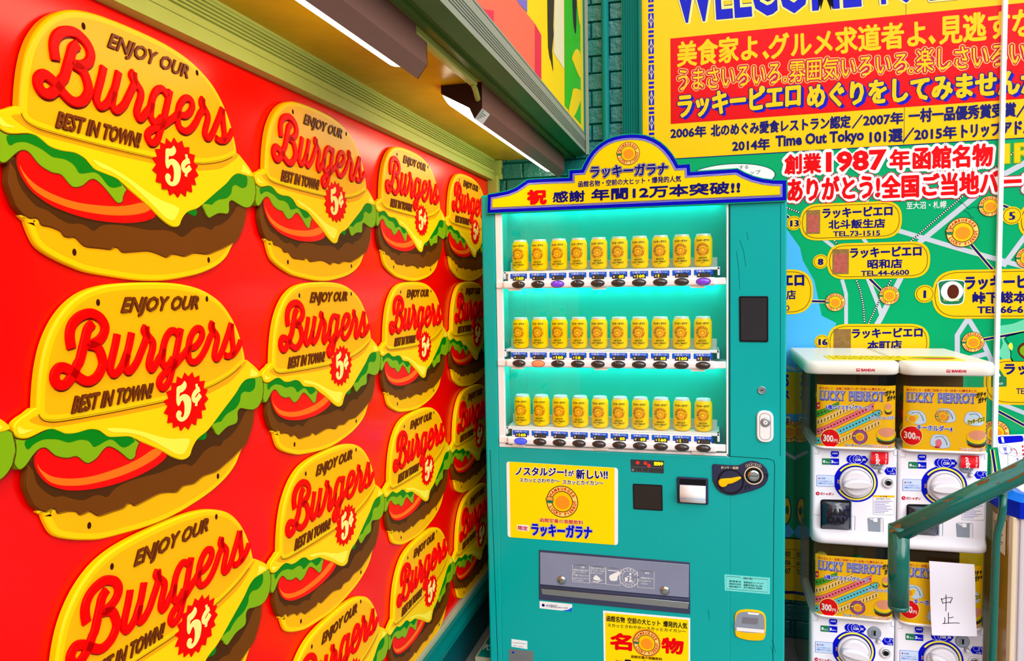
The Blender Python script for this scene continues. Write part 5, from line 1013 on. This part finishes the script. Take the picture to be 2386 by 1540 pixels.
    tx('必ずお読みください。', (935, 520), (1080, 523), (935, 506), 'ink_black', 3, .01)
    for i in range(8): y = 535 + i * 16; m.stroke(zq((915, y), (1095 - (i * 37) % 90, y + 3)), .0016, PF, h * 3, 'lilac')
    m.build('caution_notice', t); m = MB(); m.stroke(zq((385, 866), (712, 880)), .0022, PF, .0006, 'lever_yellow'); m.stroke(zq((400, 876), (715, 888)), .0012, PF, .0006, 'lilac')
    m.build('warning_strip', t)
    m = MB(); c = zq((733, 350))[0]
    m.cap(ell(*c, 184 * s_, n=48), PF, h, 'blue'); ring = [(c[0] + 160 * s_ * math.cos(math.radians(a_)), c[1] + 160 * s_ * math.sin(math.radians(a_))) for a_ in range(-150, 145, 6)]; m.stroke(ring, 15 * s_, PF, h * 2, 'ring_yellow'); rg2 = [(c[0] + 149 * s_ * math.cos(math.radians(a_)), c[1] + 149 * s_ * math.sin(math.radians(a_))) for a_ in range(-150, 145, 6)]; m.stroke(rg2, 5 * s_, PF, h * 2.5, 'ink_black')
    m.cap(zq((583, 392), (606, 432), (578, 434)), PF, h * 2.5, 'ring_yellow'); m.cap(zq((555, 324), (555, 366), (586, 346)), PF, h * 2, 'white'); m.cap(zq((559, 330), (559, 360), (581, 346)), PF, h * 2.4, 'crimson')
    for q in zq((587, 300), (596, 283)): m.cap(ell(*q, 7 * s_, n=12), PF, h * 2, 'white')
    m.lathe([(140 * s_, .0005), (140 * s_, .010), (128 * s_, .016), (124 * s_, .013)], PF(*c, 0), (0, -1, 0), 'cap_white', 44); dial = m.build('dial', t, label='dial ringed in blue and yellow')
    m = MB(); ang = 4.0 if kind == 'tape' else 2.0; n_ = 24
    m.lathe([(122 * s_, .013), (116 * s_, .022), (100 * s_, .027)], PF(*c, 0), (0, -1, 0), 'cap_white', 40)
    def bar(wd, hh): return [(120 * s_ * math.cos(2 * math.pi * k / n_) * (1 if hh < .03 else .96), wd * math.sin(2 * math.pi * k / n_), hh) for k in range(n_)]
    ca, sa = math.cos(math.radians(ang)), math.sin(math.radians(ang))
    def rot(L_): return [PF(c[0] + x * ca - y * sa, c[1] + x * sa + y * ca, z) for x, y, z in L_]
    m.loft([rot(bar(52 * s_, .020)), rot(bar(40 * s_, .040)), rot(bar(34 * s_, .046)), rot(bar(26 * s_, .048))], 'cap_white'); m.build('knob', dial)
    m = MB(); q = zq((940, 160))[0]; m.lathe([(58 * s_, .0), (56 * s_, .004), (46 * s_, .005)], PF(*q, 0), (0, -1, 0), 'cap_recess', 30); m.box(q[0] - .003, q[0] + .003, PYF - .0068, PYF - .0045, q[1] - .009, q[1] + .009, 'ink_black'); m.box(q[0] - .009, q[0] - .005, PYF - .008, PYF - .0045, q[1] - .010, q[1] + .010, 'steel'); m.build('coin_slot', t)
    m = MB(); q = zq((978, 240))[0]; m.lathe([(22 * s_, 0), (21 * s_, .003), (15 * s_, .004)], PF(*q, 0), (0, -1, 0), 'cap_recess', 20); m.lathe([(15 * s_, .003), (14 * s_, .016), (8 * s_, .018)], PF(*q, 0), (0, -1, 0), 'cap_white', 18); m.build('return_peg', t)
    m = MB(); q = zq((1050, 353))[0]; m.lathe([(50 * s_, 0), (48 * s_, .006), (36 * s_, .008), (33 * s_, .004)], PF(*q, 0), (0, -1, 0), 'cap_white', 28); m.lathe([(31 * s_, .0042), (28 * s_, .008), (18 * s_, .0085)], PF(*q, 0), (0, -1, 0), 'steel', 24); m.lathe([(22 * s_, .0086), (19 * s_, .009)], PF(*q, 0), (0, -1, 0), 'ink_black', 20); m.build('lock', t)
    m = MB(); A = zq((386, 518), (694, 524), (694, 846), (386, 840)); m.prism(roundpoly(A, .012), PF, 0, .0015, 'cap_recess'); m.prism(roundpoly(zq((388, 520), (684, 526), (680, 812), (388, 806)), .008), PF, .001, .004, 'black_plastic')
    x0, x1 = zq((398, 540))[0][0], zq((664, 540))[0][0]; z0_, z1_ = zq((500, 806))[0][1], zq((500, 540))[0][1]; sc = []
    for i in range(9): s = i / 8; sc.append([(x0, PYF - .006 - .020 * math.sin(math.pi * s) ** .8, z1_ + (z0_ - z1_) * s), (x1, PYF - .006 - .020 * math.sin(math.pi * s) ** .8, z1_ + (z0_ - z1_) * s)])
    for i in range(8): m.add([*sc[i], *sc[i + 1][::-1]], [(0, 1, 2, 3)], 'cap_door', True)
    for xx, j in ((x0, 0), (x1, 1)): m.add([q[j] for q in sc], [tuple(range(9))], 'cap_door')
    class FrD:
        def __call__(s, u, v, hh): f = min(1, max(0, (z1_ - v) / (z1_ - z0_))); return (u, PYF - .006 - .020 * math.sin(math.pi * f) ** .8 - hh, v)
    D_ = FrD(); w_ = x1 - x0; hh_ = z1_ - z0_
    m.text3('BAN', D_, (x0 + w_ * .17, z0_ + hh_ * .56), (x0 + w_ * .86, z0_ + hh_ * .56), (x0 + w_ * .17, z0_ + hh_ * .80), 'black_plastic', .0012, .03); m.text3('DAI', D_, (x0 + w_ * .17, z0_ + hh_ * .26), (x0 + w_ * .80, z0_ + hh_ * .26), (x0 + w_ * .17, z0_ + hh_ * .50), 'black_plastic', .0012, .03)
    m.build('capsule_door', t, label='dark curved capsule door')
    m = MB(); m.prism(roundpoly(zq((848, 698), (1006, 702), (1008, 862), (858, 856)), .006), PF, 0, .001, 'cap_recess'); m.cap(zq((852, 702), (920, 738), (946, 740), (946, 706)), PF, .0014, 'cap_white'); m.prism(zq((906, 703), (942, 704), (942, 740), (906, 739)), PF, .001, .003, 'white'); m.cap(zq((975, 706), (1002, 707), (1003, 852), (975, 850)), PF, .0014, 'cap_white'); m.build('coin_return', t)
    return t
uA = unit('tape', 'white capsule machine at the upper left of the block, tape rolls on its card')
def part(t, n): return [o for o in t.children if o.name.split('.')[0] == n][0]
def move(o, dx, dz): o.location.x += dx; o.location.z += dz
# right-hand neighbour: same fittings, other card
uB = unit('ring', 'white capsule machine at the upper right of the block, key rings on its card'); move(uB, UW, 0)
uC = copy_tree(uA); move(uC, 0, -PER); uC['label'] = 'white capsule machine at the lower left of the block, below the tape one'
uD = copy_tree(uB); move(uD, 0, -PER); uD['label'] = 'white capsule machine at the lower right of the block, behind the paper note'
def spin(t, deg):                                       # turn a machine's knob about its own centre
    k = [o for o in part(t, 'dial').children][0]; k.data = k.data.copy(); c = PF.px(1820 + 733 / 4.216, 1040 + 350 / 4.216); c = (c[0] - WL[uA].x, c[1] - WL[uA].z)
    a = math.radians(deg)
    for v in k.data.vertices: x, z = v.co.x - c[0], v.co.z - c[1]; v.co.x, v.co.z = c[0] + x * math.cos(a) - z * math.sin(a), c[1] + x * math.sin(a) + z * math.cos(a)
# both built at the same local place, so the same centre serves
spin(uC, -14); spin(uD, -34)
# lids and red tongues belong to the upper pair
LZ = ZT
for t, dx in ((uA, 0), (uB, UW)):
    a, b_ = X0 + (-.030 if dx == 0 else .001), X0 + UW + (.012 if dx else -.001)
    m = MB(); m.loft([sec(a + .006, b_ - .006, CYF - .010, BK, .045, LZ), sec(a, b_, CYF - .018, BK + .01, .05, LZ + .006), sec(a, b_, CYF - .018, BK + .01, .05, LZ + .034), sec(a + .004, b_ - .004, CYF - .012, BK + .006, .05, LZ + .044), sec(a + .012, b_ - .012, CYF - .002, BK, .05, LZ + .047)], 'cap_lid')
    LF = FrY(CYF - .018); m.text3('BANDAI', LF, (X0 + .155, LZ + .013), (X0 + .200, LZ + .013), (X0 + .155, LZ + .023), 'crimson', .0006, .05); m.cap(rect(X0 + .139, LZ + .013, X0 + .151, LZ + .023), LF, .0006, 'crimson'); m.cap(rect(X0 + .141, LZ + .0175, X0 + .149, LZ + .0205), LF, .0009, 'cap_lid')
    m.build('lid', t)
    m = MB(); A = PX(PF, zp((885, 50), (1052, 55), (1038, 165), (866, 158))); P0 = [Vector(A[3]), Vector(A[2]), Vector(A[1]), Vector(A[0])]; n_ = 8
    class FrT:
        def __call__(s, u, v, hh): f = (v - P0[0].y) / (P0[3].y - P0[0].y); return (u, PYF - .004 - .016 * math.sin(math.pi * (1 - max(0, min(1, f))) * .6) - hh, v)
    TQ = FrT()
    for i in range(n_):
        f0, f1 = i / n_, (i + 1) / n_; a0, a1, b0, b1 = P0[0].lerp(P0[3], f0), P0[1].lerp(P0[2], f0), P0[0].lerp(P0[3], f1), P0[1].lerp(P0[2], f1); m.add([TQ(*a0, 0), TQ(*a1, 0), TQ(*b1, 0), TQ(*b0, 0)], [(0, 1, 2, 3)], 'flap_red', True)
    for i, chx in enumerate('うり切れ'): g = PX(PF, zp((915 + 2 * i, 85 + 25 * i)))[0]; m.glyph_at(chx, TQ, (g[0] + .006, g[1] - .002), .011, 0, 'white', .0006, .04, 1.3)
    for i, chx in enumerate('SOLD OUT'): g = PX(PF, zp((1022 - 2.2 * i, 68 + 12 * i)))[0]; m.glyph_at(chx, TQ, g, .0062, -math.pi / 2, 'white', .0006, .02)
    m.build('sold_out_flap', t, label='red sold-out tongue')
# feet under the block
WL[uC] = WL[uA]; WL[uD] = WL[uB]
for t in (uC, uD):
    m = MB(); a, b_ = X0 + .01, X0 + UW - .01
    m.box(a, b_, CYF + .02, BK - .02, ZB - .004, ZB + .003, 'black_plastic'); m.build('base', t)
# flyer on the lids
T0 = LZ + .0475; FZ = FrZ(T0 + .001)
def onZ(px, py, Z): r = ray(px, py); return EYE + r * ((Z - EYE.z) / r.z)
fx0, fx1, fy0, fy1 = X0 + .06, X0 + 2 * UW - .07, CYF + .05, CYF + .20
m = MB(); m.box(fx0, fx1, fy0, fy1, T0 - .0002, T0 + .001, 'poster_yellow')
rr = random.Random(3)
for i in range(5):
    for j in range(14): x = fx0 + .012 + j * .018 + rr.uniform(0, .006); m.cap(rect(x, fy0 + .015 + i * .026, x + rr.uniform(.006, .014), fy0 + .024 + i * .026), FZ, .0004, 'patty_mid' if rr.random() < .6 else 'lettuce_dark')
m.cap(ell(fx1 - .09, fy0 + .07, .08, .045, 30), FZ, .0004, 'pic_bun'); m.cap(ell(fx1 - .08, fy0 + .085, .07, .022, 30), FZ, .0007, 'lettuce_light'); m.cap(ell(fx1 - .07, fy0 + .055, .05, .018, 30), FZ, .0009, 'capsule_red')
m.build('flyer', label='yellow printed flyer lying on the capsule machine lids', cat='flyer')
# paper note on the lower right machine
NY = CYF - .022; NF = FrY(NY); m = MB(); n_ = 10; TL, TR, BR, BL = [Vector(NF.px(*p)) for p in ((2165, 1307), (2270.5, 1315), (2274, 1479), (2169, 1476))]
class FrN:
    def __call__(s, u, v, h): f = (TL.y - v) / (TL.y - BL.y); return (u, NY - .012 * max(0, f) ** 2 - .003 * math.sin(f * 7) - h, v)
N_ = FrN()
for i in range(n_):
    f0, f1 = i / n_, (i + 1) / n_; q = [TL.lerp(BL, f0), TR.lerp(BR, f0), TR.lerp(BR, f1), TL.lerp(BL, f1)]; m.add([N_(*p, 0) for p in q], [(0, 1, 2, 3)], 'paper', True); m.add([N_(*p, -.0006) for p in q], [(0, 1, 2, 3)], 'paper', True)
zn = zoom(1820, 1260, 4.216)
for p in (((1572, 560), (1580, 590), (1588, 615)), ((1568, 575), (1620, 558), (1678, 555), (1668, 585), (1658, 610)), ((1588, 610), (1625, 602), (1668, 600)), ((1618, 525), (1620, 600), (1617, 688)), ((1642, 700), (1640, 750), (1640, 800)), ((1602, 745), (1605, 775), (1596, 806)), ((1640, 752), (1670, 748), (1690, 742)), ((1580, 803), (1640, 800), (1700, 798), (1748, 801))):
    m.stroke(smooth([NF.px(*q) for q in zn(*p)], False, 4), .0022, N_, .0006, 'ink_black')
m.build('paper_note', label='white paper note with two handwritten characters, hanging on the lower right capsule machine', cat='paper note')
# ================================================================== handrail
RY = 1.5; R = lambda x, y: onY(x, y, RY)
rl = thing('handrail', (.6, RY, -.03), 'chipped green pipe handrail in front of the capsule machines', 'handrail')
c0, c1, c2 = R(2094, 1239), R(2093.5, 1411), R(2386, 1097); far = c0 + (c2 - c0) * 2.2
m = MB()
m.tube([tuple(c0 - (c2 - c0).normalized() * .006), tuple(c0.lerp(far, .3)), tuple(c0.lerp(far, .6)), tuple(far)], .0192, 'rail_green', 28); rail_o = m.build('top_rail', rl)
m = MB(); m.tube([tuple(c0 + Vector((0, 0, .012))), tuple(c0.lerp(c1, .5)), tuple(c1)], .0184, 'rail_green', 28); m.lathe([(.0, 0), (.0168, .0), (.0186, .003), (.0184, .008)], tuple(c1 + Vector((0, 0, -.006))), (0, 0, 1), 'rail_green', 28); m.build('down_turn', rl)
bl = [R(2338, 1150), R(2336, 1190), R(2332, 1212), R(2324, 1240), R(2321, 1270), R(2312, 1540)]; foot = bl[-1] + Vector((0, 0, -(bl[-1].z + .03)))
m = MB(); pts = [tuple(p) for p in bl] + [tuple(foot)]; m.tube(pts, .0066, 'rail_green', 20); m.build('baluster', rl)
u_ = (c2 - c0).normalized(); e = far - u_ * .02; m = MB(); m.tube([tuple(e), (e.x, e.y, -.03)], .0205, 'rail_green', 24); m.build('post', rl)
# worn patches: bare rusty metal on the paint
m = MB(); rr = random.Random(11); nrm = Vector((0, -1, 0)); side = u_.cross(nrm).normalized()
if side.z < 0: side = -side
def patch(s, a, ln, wd):
    ctr = c0 + u_ * s; P_ = []
    for k in range(16):
        t = 2 * math.pi * k / 16; q = 1 + rr.uniform(-.35, .25); ss = ln * math.cos(t) * q; aa = a + wd * math.sin(t) * q
        P_.append(tuple(ctr + u_ * ss + (nrm * math.cos(aa) + side * math.sin(aa)) * .0194))
    m.add(P_ + [tuple(ctr + (nrm * math.cos(a) + side * math.sin(a)) * .01965)], [(k, (k + 1) % 16, 16) for k in range(16)], 'rust')
for s, a, ln, wd in ((-.001, .75, .012, .35), (.10, 1.05, .008, .12), (.112, .95, .005, .08), (.17, 1.1, .011, .22), (.255, .9, .012, .2), (.262, 1.05, .009, .2), (.225, 1.25, .016, .14), (.3, 1.1, .007, .15), (.05, .5, .004, .06), (.19, .4, .004, .05), (.215, .15, .012, .1), (.235, .2, .008, .1), (.14, -.2, .003, .05)): patch(s, a, ln, wd)
m.build('worn_spot', rail_o, label='rusty worn spots')
# ================================================================== cabinet and instruction board at the right edge
bx, byf = .982, 2.73
ct = thing('recycling_cabinet', (1.25, 2.7, -.03), 'pale cabinet with a blue top at the right edge, behind the handrail', 'cabinet')
zt2 = onY(2372, 1206, byf).z; zt1 = onY(2372, 1168, byf).z
m = MB(); m.box(bx, 1.7, byf, 3.0, -.03, zt2, 'cabinet_post', .01); m.box(bx - .002, bx + .002, byf + .03, 2.97, .02, zt2 - .01, 'cabinet_tan'); m.build('body', ct)
m = MB(); m.box(bx - .004, bx + .01, byf - .004, byf + .028, -.02, zt2, 'beige', .003); m.box(bx + .018, bx + .03, byf - .006, byf + .002, -.02, zt2, 'cabinet_post', .003); m.build('corner_post', ct)
m = MB(); tp = [(bx - .012, byf + .03), (bx + .012, byf - .014), (1.72, byf - .014), (1.72, 3.005), (bx - .012, 3.005)]
m.loft([[(x, y, zt2) for x, y in tp], [(x, y, zt1) for x, y in tp]], 'cabinet_blue', (True, False), False); ti = [(bx + .02, byf + .05), (bx + .04, byf + .02), (1.68, byf + .02), (1.68, 2.97), (bx + .02, 2.97)]
m.loft([[(x, y, zt1) for x, y in tp], [(x, y, zt1 + .018) for x, y in ti]], 'cabinet_blue2', (False, True), False); m.loft([[(x, y, zt1 + .0185) for x, y in inset(ti, .02)], [(x, y, zt1 + .022) for x, y in inset(ti, .022)]], 'white', sm=False); m.build('top', ct, label='blue top')
m = MB(); NX = FrX(bx - .004)
class FrSide:
    def __call__(s, u, v, h): return (bx - .0045 - h, u, v)
S_ = FrSide(); zz = zt2 - .03; m.cap(rect(byf + .05, zz - .12, byf + .17, zz), S_, 0, 'beige')
for i in range(9): m.stroke([(byf + .155, zz - .03 - i * .009), (byf + .075 + (i % 3) * .01, zz - .03 - i * .009)], .003, S_, .0006, 'ink_black')
m.cap(rect(byf + .11, zz - .022, byf + .12, zz - .010), S_, .0006, 'ink_black'); m.build('notice_label', ct)
IY = 3.01; IF = FrY(IY); ib = thing('instruction_board', (1.15, IY, zt1), 'leaning green board with a white card numbered 1 at the right edge', 'board')
def I(*p): return [IF.px(*q) for q in p]
m = MB(); m.prism(I((2308, 1046), (2321, 1044), (2480, 1034), (2480, 1180), (2334, 1190)), IF, -.012, 0, 'sign_green', back=True); m.stroke(I((2311, 1047), (2332, 1185)), .010, IF, .0006, 'navy'); m.stroke(I((2315.5, 1047), (2337, 1185)), .003, IF, .0009, 'ring_yellow'); m.stroke(I((2307.5, 1047), (2328, 1185)), .003, IF, .0009, 'ring_yellow'); m.build('back_board', ib)
m = MB(); A = I((2320, 1014), (2450, 1009), (2466, 1200), (2344, 1180)); m.prism(roundpoly(A, .012), IF, .001, .004, 'white'); m.cap(roundpoly(I((2323.5, 1016.5), (2382, 1014), (2384.5, 1028), (2326, 1034)), .008), IF, .0045, 'blue'); m.text3('1', IF, *I((2334, 1031), (2339.5, 1030.3), (2331, 1018)), 'white', .005, .06)
e_ = IF.px(2341, 1047); m.stroke(ell(*e_, .020, .0165, 24), .0012, IF, .0045, 'lilac', True)
m.text3('W', IF, *I((2338, 1052), (2347, 1051), (2335, 1041)), 'lilac', .0045, .08); m.cap(I((2339, 1054), (2346, 1053.5), (2346.5, 1057), (2340, 1057.5)), IF, .0045, 'lilac')
q = IF.px(2365, 1058); m.stroke(ell(q[0], q[1], .025, .006, 24), .001, IF, .0045, 'ink_grey', True); m.stroke([(q[0] - .025, q[1]), (q[0] - .022, q[1] - .06)], .001, IF, .0045, 'ink_grey'); m.stroke([(q[0] + .025, q[1]), (q[0] + .022, q[1] - .06)], .001, IF, .0045, 'ink_grey')
m.stroke(smooth(I((2356, 1048), (2362, 1045), (2367, 1050), (2369, 1060)), False), .0022, IF, .0045, 'crimson'); m.stroke(smooth(I((2354, 1044), (2358, 1043), (2364, 1046), (2360, 1050), (2355, 1049)), True), .001, IF, .0045, 'ink_grey', True)
m.text3('W', IF, *I((2368, 1074), (2373, 1073.5), (2367, 1066)), 'lilac', .0045, .06)
for i in range(5): a = I((2380 + i * .8, 1037 + i * 9))[0]; m.cap(rect(a[0], a[1] - .008, a[0] + .005, a[1]), IF, .0045, 'crimson')
m.build('instruction_card', ib, label='white card with a blue corner and number 1')
bpy.data.objects.remove(_tob)
for o in COL.objects:
    if o.type == 'MESH' and 'kind' not in o and o.parent is None and 'label' not in o: print('unlabelled', o.name)
